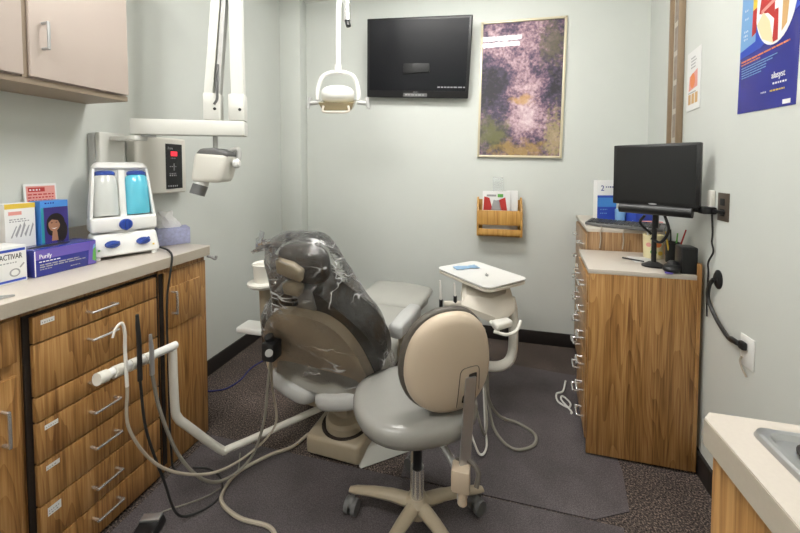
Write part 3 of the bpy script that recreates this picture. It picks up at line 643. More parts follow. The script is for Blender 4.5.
b = MB(wx); b.box((0, 0, 0), (.068, .112, .005), .002); b.build('plate', 'white_plastic', t)
b = MB(wx); b.box((.012, .06, .005), (.04, .09, .022), .006); b.box((-.03, .068, .012), (.02, .084, .03), .005); b.build('plug', 'black_plastic', t)
MB().tube([(.892, 1.508, .665), (.89, 1.512, .645), (.892, 1.50, .62), (.897, 1.49, .60)], .003, 8).build('loose_wire', 'hose_beige', t)

# ------------------------------------------------------------------ right drawer cabinets
def side_cabinet(name, lab, A, B, C, D_, z1, splash, nd, m, top_m='laminate_top'):
    # A front-left, B front-right, C back-right, D back-left
    A, B, C, D_ = (V((*p, 0)) for p in (A, B, C, D_))
    t = thing(name, lab, 'cabinet', (A+B+C+D_)/4)
    xy = lambda *ps: [(p.x, p.y) for p in ps]
    e = (B-A).normalized()*.022; s = (D_-A).normalized()
    MB().hexa(xy(A+e+s*.02, B-e, C-e, D_+e), .02, z1-.022, 0).build('body', 'gap_shade', t)  # body coloured near-black so the drawer gaps look shaded
    MB().hexa(xy(A+e*.2, B, B+s*.02, A+e*.2+s*.02), .012, z1-.02, .0015).build('side_panel', m, t)
    MB().hexa(xy(A, B, C, D_), z1-.02, z1, .001).build('top', top_m, t)
    if splash: MB().hexa(xy(B+V((.002, 0, 0)), B+V((.018, 0, 0)), C+V((.018, 0, 0)), C+V((.002, 0, 0))), .012, z1+splash, .0015).build('back_panel', m, t)
    n = V((s.y, -s.x, 0)) * -1
    zz = [.06+(z1-.10)*k/nd for k in range(nd+1)]
    LL_ = (D_-A).length
    for k in range(nd):
        a = A+s*.028; c = D_-s*.008
        d = MB().hexa(xy(a, a+e*.9, c+e*.9, c), zz[k]+.003, zz[k+1]-.003, .002).build('drawer', m, t)
        zm = (zz[k]+zz[k+1])/2
        for q in (.22, .72):
            p = A+s*(LL_*q)
            pull(0, p+V((0, 0, zm)), p+s*.075+V((0, 0, zm)), n*.028, 'y').build('handle', 'chrome', d)
    return t
side_cabinet('drawer_cabinet', 'oak drawer cabinet by the right wall with wood-grain side toward the room', (.447, 1.758), (.872, 1.758), (.915, 2.168), (.50, 2.168), .882, .05, 6, 'oak')
side_cabinet('drawer_cabinet', 'taller oak drawer cabinet in the back right corner under the keyboard', (.547, 2.20), (.93, 2.20), (1.03, 2.785), (.62, 2.785), 1.0, 0, 6, 'oak_far')

# monitor
MA = math.atan2(-.193, .261)
t = thing('monitor', 'black flat monitor with speaker bar standing on the right oak cabinet', 'monitor', (.80, 1.97, .882), 0)
mx_ = frame((.718, 1.81, 1.314), (cos(MA), sin(MA), 0), (0, 0, 1))
b = MB(mx_); b.box((-.164, -.14, -.035), (.164, .14, 0), .005); b.build('cabinet', 'black_plastic', t)
b = MB(mx_); b.box((-.150, -.122, .0002), (.150, .128, .001)); b.build('screen', 'screen_black', t)
b = MB(mx_ @ Matrix.Translation((0, 0, .0005))); b.disc(0, -.131, .016, .004); b.build('brand_mark', 'print_grey', t)
b = MB(mx_); b.cyl((-.135, -.158, -.012), (.14, -.158, -.012), .024, seg=18); b.build('speaker_bar', 'black_plastic', t)
b = MB(mx_); b.box((-.018, -.25, -.085), (.006, .03, -.065), .006); b.box((-.03, -.03, -.07), (.03, .03, -.034), .006); b.tube([(.03, -.18, -.06), (.05, -.25, -.05), (.02, -.31, -.06), (-.02, -.30, -.07)], .006, 8)
b.tube([(-.04, -.19, -.04), (-.06, -.23, -.05), (-.02, -.28, -.07)], .006, 8); b.build('neck', 'black_plastic', t)
b = MB(); c = mx_ @ V((-.01, 0, -.075)); b.lathe([(.048, .8826), (.048, .89), (.035, .896), (.02, .905), (0, .905)], 28, xf=Matrix.Translation((c.x, c.y, 0)), sy=.8); b.cyl((c.x, c.y, .89), (c.x, c.y, 1.1), .010); b.build('stand', 'black_plastic', t)
# speaker, webcam on the cabinet
t = thing('speaker', 'small black box speaker at the wall end of the right oak cabinet', 'speaker', (.832, 1.80, .8825))
sx = rotz((.851, 1.805, .8826), R(-4))
b = MB(sx); b.box((-.031, -.035, 0), (.031, .035, .118), .006); b.build('cabinet', 'black_plastic', t)
b = MB(sx); b.box((-.026, -.0365, .006), (.026, -.0352, .112)); b.build('grille', 'screen_black', t)
t = thing('computer_mouse', 'black mouse with violet glow lying next to the small black speaker', 'mouse', (.798, 1.80, .8826))
b = MB(rotz((.798, 1.80, .8826), R(55))); b.ell((0, 0, .018), (.062, .034, .020), .85); b.ell((.005, 0, .034), (.028, .022, .016)); b.build('shell', 'black_plastic', t)
b = MB(rotz((.798, 1.80, .8826), R(55))); b.box((-.066, -.014, .003), (-.05, .014, .008), .002); b.build('light_strip', 'print_violet', t)
MB().box((.70, 1.93, .8826), (.80, 2.05, .8836)).build('paper', 'paper_white', None, **T('white sheet of paper lying on the right oak cabinet', 'paper'))
MB().tube([(.665, 2.0, .8868), (.74, 1.94, .8878)], [.0042, .0035], 8).build('pen', 'black_plastic', None, **T('black pen lying at the edge of the white paper on the right cabinet', 'pen'))
def cup(name, x, y, r, h, m, lab, sticks, prints=None):
    t = thing(name, lab, 'pen cup', (x, y, .883))
    b = MB(Matrix.Translation((x, y, .8838))); b.lathe([(0, 0), (r*.9, 0), (r, h), (r*.9, h), (r*.82, .006), (0, .006)], 24)
    b.build('cup', m, t)
    if prints:
        b = MB(Matrix.Translation((x, y, .8838)))
        for k, (a, z, s, pm) in enumerate(prints):
            b.i = k; rr = r*.9+(r*.1)*z/h; b.disc(0, 0, s, s*.9, .001, xf=frame((rr*cos(a), rr*sin(a), z), (-sin(a), cos(a), 0), (0, 0, 1)))
        b.build('printed_flower', [q[3] for q in prints], t)
    for k, (pm, l, a, tilt) in enumerate(sticks):
        o = V((x, y, .892)); d = V((tilt*cos(a), tilt*sin(a), 1)).normalized()
        MB().cyl(o+d*.0+V((cos(a)*r*.4, sin(a)*r*.4, 0)), o+d*l+V((cos(a)*r*.4, sin(a)*r*.4, 0)), .0045, .003, 8).build('pen', pm, None, **T('%s standing in the %s' % ({'print_yellow': 'yellow pencil', 'print_red': 'red pen', 'print_green': 'green pen', 'print_black': 'black pen', 'print_orange': 'orange pen', 'print_white': 'white pen'}[pm], 'flowered white pen cup' if prints else 'black pen cup'), 'pen'))
cup('pen_cup', .825, 2.06, .046, .118, 'print_cream', 'white pen cup with printed flowers behind the mouse', [('print_white', .14, 2.0, .15), ('print_orange', .13, -2.0, .1)], [(-1.9, .035, .014, 'print_green'), (-1.5, .075, .016, 'print_orange'), (-2.4, .07, .012, 'print_pink'), (-1.2, .03, .012, 'print_yellow')])
cup('pen_cup', .873, 1.975, .03, .10, 'black_plastic', 'black pen cup between flowered cup and speaker', [('print_yellow', .15, -2.6, .25), ('print_red', .16, -.2, .25), ('print_green', .14, -1.2, .1), ('print_black', .15, 1.5, .1)])

# on the taller cabinet
t = thing('keyboard', 'dark keyboard lying over the front edge of the taller corner cabinet', 'keyboard', (.75, 2.3, 1.0))
kx = Matrix.Translation((.76, 2.275, 1.0165)) @ Matrix.Rotation(R(-28), 4, 'Z') @ Matrix.Rotation(R(4), 4, 'X')
b = MB(kx); b.hexa([(-.19, -.06), (-.12, -.085), (.12, -.085), (.19, -.06), (.19, .07), (-.19, .07)], -.008, .008, .004); b.build('base', 'grey_plastic', t)
b = MB(kx)
for r_ in range(5):
    for c_ in range(15): b.box((-.18+c_*.0235, -.055+r_*.023, .008), (-.16+c_*.0235, -.036+r_*.023, .013), .0015, 1)
b.build('keys', 'black_plastic', t, kind='stuff')
for x_, lab in ((.615, 'thin pale cable hanging left of centre down the front of the corner cabinet'), (.73, 'thin pale cable hanging nearer the pen cup down the front of the corner cabinet')):
    MB().tube([(x_+.02, 2.25, 1.004), (x_+.01, 2.20, 1.004), (x_, 2.192, .985), (x_+.002, 2.190, .94), (x_-.004, 2.186, .89)], .003, 8).build('cable', 'hose_beige', None, **T(lab, 'cable'))
b = MB(frame((.685, 2.52, 1.0006), (.97, .24, 0), (0, 0, 1))); b.box((0, 0, -.05), (.125, .262, 0), .002); b.xf = b.xf @ Matrix.Translation((0, 0, .0001)); b.i = 1; b.rect(.001, .001, .124, .165); b.i = 2; b.text('2', .05, .02, .195, .001); b.lines(.055, .115, [.215], .009, d=.001); b.i = 3; b.rect(.001, .09, .124, .15, .0009); b.i = 4; b.lines(.02, .08, [.07, .045], .006, d=.0012)
b.build('product_box', ['paper_white', 'print_blue', 'print_navy', 'print_sky', 'print_lightsky'], None, **T('upright blue and white carton on the corner cabinet behind the keyboard', 'box'))
b = MB(); b.lathe([(0, 0), (.026, 0), (.03, .08), (.028, .085), (0, .085)], 20, xf=Matrix.Translation((.80, 2.46, 1.0006))); b.build('cup', 'print_lightsky', None, **T('small pale blue cup next to the blue and white carton', 'cup'))
b = MB(rotz((.90, 2.44, 1.0006), .3)); b.box((-.06, -.05, 0), (.06, .05, .07), .003); b.build('product_box', 'print_blue', None, **T('small dark blue box behind the monitor on the corner cabinet', 'box'))
b = MB(rotz((.865, 2.33, 1.0246), R(-30))); b.box((-.05, .05, -.0005), (.13, .17, .0005)); b.build('paper', 'paper_white', None, **T('white paper lying beside the keyboard on the corner cabinet', 'paper'))
b = MB(rotz((.92, 2.34, 1.0262), R(-20))); b.box((-.05, 0, 0), (.06, .06, .0012)); b.build('leaflet', 'print_pink', None, **T('pink leaflet on the papers on the corner cabinet', 'leaflet'))

# white cable heap on the floor by the cabinet
MB().tube([(.47, 2.30, .03), (.44, 2.22, .012), (.40, 2.19, .008), (.395, 2.12, .008), (.44, 2.08, .008), (.46, 2.12, .008), (.43, 2.17, .012), (.415, 2.13, .014), (.45, 2.05, .009), (.445, 2.03, .009)], .005, 8).build('cable', 'cable_white', None, **T('coiled white cable on the floor beside the right drawer cabinet', 'cable'))

# ------------------------------------------------------------------ right sink counter
t = thing('sink_counter', 'beige laminate sink counter with oak base in the lower right corner', 'sink counter', (.62, .1, 0))
CZ = .95
MB().box((.352, -.5, 0), (.904, .652, .905), .002).build('body', 'oak', t)
x0, x1, y0, y1 = .395, .80, .22, .625           # cut-out
b = MB(); out = [(.338, -.52), (.904, -.52), (.904, .664), (.352, .664), (.338, .648)]
b.hexa([(.338, -.52), (x0, -.52), (x0, .664), (.352, .664), (.338, .648)], .905, CZ); b.hexa([(x0, y1), (.904, y1), (.904, .664), (x0, .664)], .905, CZ); b.hexa([(x1, -.52), (.904, -.52), (.904, y1), (x1, y1)], .905, CZ); b.hexa([(x0, -.52), (x1, -.52), (x1, y0), (x0, y0)], .905, CZ)
b.i = 1; b.hexa([(.3365, -.519), (.3378, -.519), (.3378, .648), (.3365, .648)], .907, CZ-.0015); b.build('worktop', ['laminate_top', 'laminate_edge'], t)
def rr(x0, y0, x1, y1, r, z, n=5):
    o = []
    for cx, cy, a0 in ((x1-r, y1-r, 0), (x0+r, y1-r, pi/2), (x0+r, y0+r, pi), (x1-r, y0+r, 1.5*pi)):
        for k in range(n+1): o.append((cx+r*cos(a0+pi/2*k/n), cy+r*sin(a0+pi/2*k/n), z))
    return o
b = MB(); X0, X1, Y0, Y1 = .385, .81, .21, .635
rings = [rr(X0, Y0, X1, Y1, .02, CZ+.0005), rr(X0+.002, Y0+.002, X1-.002, Y1-.002, .02, CZ+.007), rr(X0+.006, Y0+.006, X1-.006, Y1-.006, .02, CZ+.009), rr(X0+.013, Y0+.013, X1-.013, Y1-.013, .018, CZ+.0085), rr(X0+.018, Y0+.018, X1-.018, Y1-.018, .016, CZ+.002), rr(X0+.05, Y0+.05, X1-.05, Y1-.095, .035, CZ+.0015), rr(X0+.056, Y0+.056, X1-.056, Y1-.10, .035, CZ-.02), rr(X0+.062, Y0+.062, X1-.062, Y1-.11, .04, .79), rr(X0+.09, Y0+.09, X1-.09, Y1-.15, .04, .78), rr(X0+.18, Y0+.18, X1-.18, Y1-.19, .004, .779)]
b.loft(rings, cap=False); b.i = 0; s = b.build('sink', 'sink_steel', t, angle=25)
b = MB(); b.lathe([(.02, 0), (.02, .005), (.015, .008), (0, .008)], 20, xf=Matrix.Translation((.438, .588, CZ+.002))); b.build('deck_plug', 'rubber_base', s)

# ------------------------------------------------------------------ dental light
lp = thing('dental_light', 'white dental lamp with yoke hanging from a ceiling pole above the patient chair', 'dental lamp', (-.90, 2.07, ZC-.01))
b = MB(); b.cyl((-.875, 2.09, ZC-.002), (-.875, 2.09, ZC-.03), .07); b.cyl((-.875, 2.09, ZC-.03), (-.875, 2.09, 2.27), .022); b.build('ceiling_post', 'chrome', lp)
b = MB(); b.cyl((-.875, 2.09, 2.27), (-.865, 2.088, 2.235), .016); b.build('end_stop', 'black_plastic', lp)
b = MB(); b.tube([(-.878, 2.085, 2.42), (-.91, 2.08, 2.40), (-.925, 2.075, 2.36), (-.925, 2.06, 1.97)], .017, 12); b.build('pole', 'lamp_white', lp)
lx = frame((-.922, 2.05, 1.80), (.969, .2465, 0), (0, 0, 1))
b = MB(lx); b.cyl((0, .19, 0), (0, .135, 0), .022, .026); b.tube([(-.128, -.03, 0), (-.128, .03, 0), (-.10, .11, 0), (-.05, .138, 0), (0, .142, 0), (.05, .138, 0), (.10, .11, 0), (.128, .03, 0), (.128, -.03, 0)], .0135, 10); b.build('yoke', 'lamp_white', lp)
b = MB(lx); b.ell((0, .0, 0), (.105, .058, .085), .8); hd = b.build('housing', 'lamp_white', lp)
b = MB(lx @ Matrix.Rotation(R(18), 4, 'X')); b.loft([[(-.108, -.035, -.06), (.108, -.035, -.06), (.108, -.035, .085), (-.108, -.035, .085)], [(-.088, -.082, -.05), (.088, -.082, -.05), (.088, -.082, .08), (-.088, -.082, .08)]]); b.build('reflector', 'gold_reflector', hd, label='gold-tinted reflector')
b = MB(lx); b.tube([(-.075, -.08, .08), (-.075, -.115, .085), (.0, -.12, .088), (.075, -.115, .085), (.075, -.08, .08)], .007, 8); b.build('guard_loop', 'cream_plastic', lp)
for s in (-1, 1):
    b = MB(lx); b.cyl((s*.12, -.045, .0), (s*.175, -.05, .0), .014); b.cyl((s*.178, -.015, .0), (s*.19, -.085, .0), .012, .01); b.build('handle', 'pale_grey', lp)

# ------------------------------------------------------------------ dental chair
CA = R(-8); CO = (-.72, 1.50, 0)
CX = rotz(CO, CA)                                   # x right of the patient, y toward the feet
ch = thing('dental_chair', 'reclining dental patient chair with tan back shell in the room centre', 'dental chair', CO, CA)
# base
b = MB(); b.hexa([(-.82, 1.43), (-.55, 1.415), (-.50, 1.66), (-.80, 1.70)], .012, .105, .018, 3); bs = b.build('base_block', 'tan_light', ch)
MB().hexa([(-.545, 1.412), (-.335, 1.575), (-.20, 2.05), (-.62, 2.12), (-.78, 1.75)], .004, .05, .01, 3, top=[(-.56, 1.47), (-.40, 1.60), (-.26, 2.0), (-.62, 2.06), (-.76, 1.72)]).build('base_plate', 'taupe_vinyl', ch)
b = MB(Matrix.Translation((-.665, 1.545, 0))); b.lathe([(.115, .1055), (.115, .109), (.10, .109), (.10, .1055)], 32); b.build('swivel_gap', 'gap_shade', bs)  # dark ring painting the shaded gap round the column
b = MB(Matrix.Translation((-.665, 1.545, 0))); b.lathe([(.096, .1056), (.096, .135), (.085, .15), (.05, .16), (.045, .30), (0, .30)], 32); b.build('column', 'tan_light', ch)
b = MB(CX); b.box((-.15, -.06, .225), (-.045, .10, .285), .008); b.box((.03, -.06, .22), (.12, .10, .28), .008); b.build('lift_bracket', 'tan_light', ch)
b = MB(CX); b.box((-.035, -.07, .25), (.02, .0, .33), .005); b.build('hinge', 'black_plastic', ch)
b = MB(CX); b.box((-.17, -.02, .275), (.17, .55, .345), .015); b.build('seat_frame', 'tan_light', ch)
# seat and legrest
def ring(w, y, z0, z1, e=.5, n=20):
    f = lambda x: math.copysign(abs(x)**e, x)
    return [(w*f(cos(2*pi*k/n)), y, (z0+z1)/2+(z1-z0)/2*f(sin(2*pi*k/n))) for k in range(n)]
b = MB(CX); b.loft([ring(w, y, z0, z1) for w, y, z0, z1 in ((.12, -.13, .37, .42), (.22, -.12, .345, .46), (.27, -.05, .34, .475), (.275, .15, .36, .475), (.26, .34, .38, .48), (.235, .46, .40, .495), (.21, .58, .41, .48), (.2, .75, .40, .47), (.21, .86, .405, .475), (.19, .93, .415, .485), (.10, .955, .43, .47))]); b.build('seat', 'taupe_vinyl', ch, angle=60)
b = MB(CX); b.loft([ring(w, y, z0, z1) for w, y, z0, z1 in ((.10, .60, .47, .478), (.225, .62, .45, .50), (.225, .80, .445, .505), (.22, .93, .455, .515), (.10, .985, .46, .50))]); b.build('foot_cover', 'taupe_vinyl', ch, angle=60)
for s in (-1, 1):
    b = MB(CX @ Matrix.Translation((s*.125-.02, -.10, .335)) @ Matrix.Rotation(s*R(-16), 4, 'Y')); b.ell((0, .06, 0), (.13, .11, .047), .6); b.build('seat_wing', 'pale_grey', ch, label='pale grey moulded wing under the seat')
# back
pv = V((0, -.08, .43)); rc = R(20)
BX = CX @ Matrix.Translation(pv) @ Matrix.Rotation(rc, 4, 'X') @ Matrix(((1, 0, 0, 0), (0, 0, -1, 0), (0, 1, 0, 0), (0, 0, 0, 1)))   # x across, y up the back, z toward the viewer behind
def outline(pts, k=7):
    r_ = spline([(x, y, 0) for x, y in pts], k); right = [(p.x, p.y) for p in r_]; return right+[(-x, y) for x, y in right[::-1]]
b = MB(BX); b.hexa(outline([(.24, .0), (.29, .04), (.30, .14), (.27, .23), (.21, .30), (.16, .345), (.10, .395), (.06, .425)]), -.15, -.02, .03, 4); b.build('backrest', 'dark_vinyl', ch, angle=60)
b = MB(BX @ Matrix.Translation((-.012, 0, 0))); b.hexa(outline([(.22, -.095), (.285, -.075), (.285, .0), (.265, .10), (.235, .19), (.185, .27), (.12, .315), (.05, .33)]), -.03, .028, .018, 4); b.build('back_shell', 'tan_plastic', ch, angle=60)
b = MB(BX); b.box((-.06, .33, -.06), (.05, .44, -.012), .008); b.build('headrest_bar', 'dull_steel', ch)
HX = BX @ Matrix.Translation((-.008, .512, -.03)) @ Matrix.Rotation(R(-8), 4, 'X')
b = MB(HX); b.ell((.012, .02, -.035), (.118, .085, .045), .6); b.build('headrest', 'dark_vinyl', ch, angle=60)
b = MB(HX); b.hexa([(-.085, -.005), (.03, -.035), (.05, .02), (.0, .05), (-.08, .06)], .0, .035, .012, 3); b.hexa([(-.055, -.09), (.02, -.095), (.04, -.045), (-.01, -.03), (-.06, -.045)], .005, .045, .012, 3); b.build('headrest_bracket', 'tan_light', ch)
b = MB(HX); b.cyl((-.02, -.12, .02), (-.02, -.145, .02), .012, seg=12); b.build('knob', 'black_plastic', ch)
# right arm rest
b = MB(CX); b.loft([ring(w, y, z0, z1, .6) for w, y, z0, z1 in ((.015, .06, .57, .60), (.035, .07, .545, .615), (.04, .2, .54, .62), (.037, .33, .54, .615), (.012, .345, .56, .60))], xf=Matrix.Translation((.29, .03, 0))); b.build('armrest', 'pale_grey', ch, angle=60)
b = MB(CX); b.tube([(.23, .18, .40), (.285, .19, .44), (.29, .19, .55)], .022, 12); b.build('armrest_post', 'tan_light', ch)
# cuspidor on its bracket
b = MB(); b.box((-1.25, 1.50, .50), (-1.10, 1.60, .53), .008, 3); b.build('side_plate', 'white_plastic', ch)
b = MB(); b.tube([(-.96, 1.60, .40), (-1.08, 1.57, .42), (-1.09, 1.54, .50), (-1.085, 1.52, .76)], [.03, .03, .03, .032], 14); b.build('cuspidor_post', 'tan_light', ch)
b = MB(Matrix.Translation((-1.085, 1.515, .755))); b.lathe([(0, 0), (.07, 0), (.082, .012), (.082, .022), (.05, .026), (.055, .10), (.06, .112), (.057, .116), (.05, .108), (.044, .04), (0, .035)], 32); b.build('cuspidor_bowl', 'ivory_plastic', ch)
b = MB(); b.cyl((-.915, 1.30, .62), (-.905, 1.33, .535), .02); b.box((-.935, 1.27, .52), (-.875, 1.34, .60), .01); b.build('hose_coupling', 'black_plastic', ch)
b = MB(); b.cyl((-.892, 1.268, .567), (-.889, 1.262, .567), .016, seg=18); b.build('button', 'pale_grey', ch)
# assistant arm
b = MB(); b.tube([(-.66, 1.62, .20), (-.82, 1.55, .14), (-.98, 1.40, .115), (-1.10, 1.275, .105), (-1.125, 1.245, .118), (-1.185, 1.13, .30), (-1.198, 1.105, .345), (-1.202, 1.095, .40), (-1.202, 1.09, .63)], .0155, 14, 6); aa = b.build('assistant_arm', 'ivory_plastic', ch)
b = MB(); b.tube([(-1.203, 1.105, .642), (-1.2, .985, .656), (-1.2, .83, .676)], .0155, 14, smooth=False); hb = b.build('holder_bar', 'white_plastic', ch)
for y in (.83, .88, .935, .985):
    b = MB(); b.cyl((-1.2, y-.015, .68-.13*(y-.8)), (-1.2, y+.015, .676-.13*(y-.8)), .020, seg=18); b.build('instrument_holder', 'ivory_plastic', hb)

# protective bag
bag = MB(); rings = []; NS = 64; NT = 34
prof = [(.705, .03, .02, -.03), (.70, .09, .05, -.02), (.675, .125, .08, -.005), (.61, .15, .10, .0), (.52, .18, .11, .02), (.42, .195, .12, .025), (.28, .27, .125, .01), (.15, .315, .13, .005), (.06, .32, .13, .0), (.015, .325, .13, 0)]
for i in range(NT):
    q = i/(NT-1)*(len(prof)-1); a = min(int(q), len(prof)-2); f = q-a
    t_, wx_, dz, cx = [prof[a][k]*(1-f)+prof[a+1][k]*f for k in range(4)]
    ring_ = []
    for k in range(NS):
        an = 2*pi*k/NS; u = cos(an); v = sin(an)
        sx_ = math.copysign(abs(u)**.75, u); sv = math.copysign(abs(v)**.75, v)
        p = V((cx+wx_*sx_, t_*.925, -.065+dz*sv))
        nz = noise.noise(V((p.x*7, p.y*5+.6*p.x*7, p.z*7)))*.028+noise.noise(V((p.x*22, p.y*9, p.z*20)))*.012+.012*abs(sin(p.x*26+p.y*18+3*noise.noise(p*4)))
        ring_.append(BX @ (p+V((u, 0, v))*nz))
    rings.append(ring_)
bag.loft(rings, cap=False)
bag.loft([[BX @ V((-.07+.02*k/5-.13*j/4+.012*sin(k*2+j), .575+.085*k/5+.016*j/4*sin(k*3)+.01*j/4, -.03+.03*sin(j*1.7+k))) for k in range(6)] for j in range(5)], cap=False, closed=False)
bag.build('protective_bag', 'bag_film', None, angle=80, **T('crumpled clear plastic bag pulled over the patient chair headrest and back', 'plastic bag'))

# ------------------------------------------------------------------ delivery unit with tray
du = thing('delivery_unit', 'cream dental delivery unit with white tray right of the patient chair', 'delivery unit', (.0, 1.95, .27))
TRC = V((-.045, 2.06, 0)); TRX = rotz(TRC, R(-45))
b = MB(TRX); rings = []
for e, z in ((-.012, .705), (0, .712), (0, .722), (-.004, .7245)):
    rings.append(rr(-.215-e, -.155-e, .215+e, .155+e, .045, z) if 0 else rr(-.215-e*-1*0-.0+(-e), -.155+(-e), .215+e, .155+e, .045, z))
b.loft(rings); b.build('tray_holder', 'cream_plastic', du)
b = MB(TRX); b.loft([rr(-.208, -.148, .208, .148, .042, .7246), rr(-.208, -.148, .208, .148, .042, .7285)]); b.build('tray_seal', 'rim_vinyl', du)
b = MB(TRX); b.loft([rr(-.213, -.153, .213, .153, .045, .7286), rr(-.217, -.157, .217, .157, .045, .738), rr(-.212, -.152, .212, .152, .042, .7385), rr(-.205, -.145, .205, .145, .04, .735)]); b.build('tray', 'white_plastic', du)
ux = rotz((.0, 1.99, 0), R(-14.3+0))
DUX = rotz((.0, 1.98, 0), R(14.3))
b = MB(DUX); b.loft([[(-.165, -.10, .60), (.02, -.14, .53), (.13, -.06, .57), (.15, .10, .60), (-.13, .12, .61)], [(-.165, -.10, .625), (.0, -.14, .575), (.13, -.06, .615), (.15, .10, .66), (-.12, .12, .67)], [(-.13, -.05, .66), (.0, -.08, .65), (.09, -.03, .66), (.13, .09, .68), (-.10, .10, .68)]]); b.build('control_head', 'cream_plastic', du)
b = MB(DUX); b.box((.085, .03, .66), (.125, .07, .706), .006); b.box((-.06, -.03, .67), (.04, .05, .706), .006); b.build('tray_post', 'cream_plastic', du)
b = MB(DUX); b.hexa([(-.02, -.26), (.075, -.21), (.06, -.16), (-.035, -.20)], .555, .59, .012, 3); b.build('switch_pod', 'ivory_plastic', du)
b = MB(DUX); b.tube([(-.03, -.24, .548), (.03, -.245, .535), (.09, -.21, .538), (.125, -.17, .57)], .008, 10); b.tube([(-.01, -.235, .548), (-.02, -.15, .555)], .01, 10); b.build('handle', 'ivory_plastic', du)
b = MB(DUX); b.tube([(.13, .02, .62), (.14, .0, .55), (.138, -.02, .40), (.125, -.03, .31), (.08, -.05, .275), (-.0, -.06, .27), (-.15, -.03, .28), (-.30, 0.0, .29)], .026, 14, 6); b.build('support_arm', 'ivory_plastic', du)
for (x, y, z0, z1, m) in ((-.247, 1.875, .64, .735, 'hose_white'), (-.172, 1.895, .66, .72, 'hose_white')):
    b = MB(); b.cyl((x, y, z0-.05), (x, y, z0-.01), .010, seg=12); b.build('handpiece_clip', 'black_plastic', du); b = MB(); b.cyl((x, y, z0-.02), (x-.006, y, z1), .007, .005, 10); b.build('handpiece', m, du, label='slim white handpiece upright at the left of the unit')
b = MB(DUX); b.box((-.25, -.05, .595), (-.13, -.02, .618), .006); b.build('handpiece_rack', 'cream_plastic', du)
b = MB(TRX @ Matrix.Translation((-.12, .0, .7357)) @ Matrix.Rotation(R(75), 4, 'Z'))
b.loft([[(-.075, -.03+.06*k/6, .001+.004*abs(sin(k+j))) for k in range(7)] for j in range(1)]+[[(-.075+.15*j/8, (-.03+.06*k/6)*(1+.2*sin(j)), .0015+.006*abs(sin(k*1.2+j*1.6))) for k in range(7)] for j in range(9)], cap=False, closed=False); b.build('instrument_pouch', 'pouch_blue', None, **T('pale blue sterilised instrument pouch lying on the white tray', 'pouch'))
b = MB(TRX @ Matrix.Translation((.05, -.0, .7392))); b.tube([(-.02, .02, 0), (0, 0, .002), (.012, -.01, .004)], .003, 8); b.box((.005, -.015, -.003), (.02, -.002, .008), .002); b.build('instrument', 'dull_steel', None, **T('tiny steel clip lying in the middle of the white tray', 'instrument'))

# hoses of the unit and on the floor
def hose(name, pts, r, m, lab, cat='hose', n=10):
    return MB().tube(pts, r, 8, n).build(name, m, None, **T(lab, cat))
hose('hose', [(-.02, 1.80, .535), (-.01, 1.79, .40), (.0, 1.80, .20), (.06, 1.86, .05), (.16, 1.88, .010), (.235, 1.82, .010), (.215, 1.74, .010), (.12, 1.70, .010), (.04, 1.80, .012), (.01, 1.88, .10), (.0, 1.93, .25)], .0075, 'hose_grey', 'looping grey hose under the delivery unit touching the rear floor mat')
hose('hose', [(-.05, 1.80, .54), (-.07, 1.72, .30), (-.02, 1.66, .10), (.0, 1.72, .09), (-.01, 1.80, .25), (-.015, 1.86, .50)], .006, 'hose_grey', 'short grey hose hanging in a loop behind the stool')
hose('hose', [(-.08, 1.82, .54), (-.10, 1.70, .20), (-.04, 1.62, .03), (.0, 1.66, .025), (-.01, 1.76, .10), (-.03, 1.86, .50)], .005, 'hose_white', 'thin pale hose looped low behind the stool')
hose('suction_hose', [(-.855, 1.52, .03), (-.90, 1.45, .012), (-.975, 1.381, .012), (-1.051, 1.273, .012), (-1.055, 1.188, .012), (-1.019, 1.13, .012), (-.909, 1.096, .012), (-.784, 1.095, .012), (-.72, 1.06, .014), (-.66, 1.02, .016)], .0075, 'hose_beige', 'beige hose snaking over the foreground mat from the chair base')

def wand(lab, y, tip, mt, hose_pts, hm, hr, k=1):
    t = thing('handpiece', lab, 'dental handpiece', (-1.155, y, .60))
    zb = .676-.13*(y-.8)
    b = MB(); b.tube([V((-1.168, y, zb-.05))]+[V(p) for p in tip], [.008*k, .0075*k, .007*k, .005*k], 12, 6); b.build('grip', mt, t)
    MB().tube([(-1.168, y, zb-.05)]+hose_pts, hr, 8, 10).build('tubing', hm, t)
    return t
wand('white suction handpiece with bent tip, leftmost on the chair side arm', .885, [(-1.172, .885, .74), (-1.17, .884, .80), (-1.17, .875, .835), (-1.17, .855, .825), (-1.17, .845, .80)], 'hose_white', [(-1.168, .89, .46), (-1.14, .98, .26), (-1.07, 1.12, .13), (-1.0, 1.25, .11), (-.93, 1.36, .18), (-.93, 1.34, .38), (-.915, 1.312, .54)], 'hose_beige', .005, .68)
wand('black curing handpiece, middle one on the chair side arm', .93, [(-1.168, .93, .74), (-1.168, .927, .80), (-1.168, .926, .843)], 'hose_black', [(-1.165, .945, .42), (-1.145, .99, .20), (-1.12, 1.02, .05), (-1.08, 1.08, .010), (-1.05, 1.15, .010), (-1.10, 1.22, .010), (-1.19, 1.25, .010), (-1.25, 1.22, .03)], 'hose_black', .0045)
wand('grey syringe handpiece, rightmost on the chair side arm', .975, [(-1.168, .975, .69), (-1.168, .973, .72), (-1.168, .972, .752)], 'dull_steel', [(-1.165, 1.0, .45), (-1.14, 1.05, .25), (-1.10, 1.12, .10), (-1.05, 1.19, .05), (-.99, 1.27, .09), (-.955, 1.31, .22), (-.93, 1.31, .40), (-.912, 1.312, .54)], 'hose_grey', .006)
hose('cable', [(-1.64, 1.70, .006), (-1.58, 1.72, .006), (-1.53, 1.76, .006), (-1.51, 1.85, .006), (-1.53, 1.98, .006), (-1.50, 2.1, .006)], .004, 'cable_blue', 'dark blue cable on the carpet behind the left counter', 'cable')

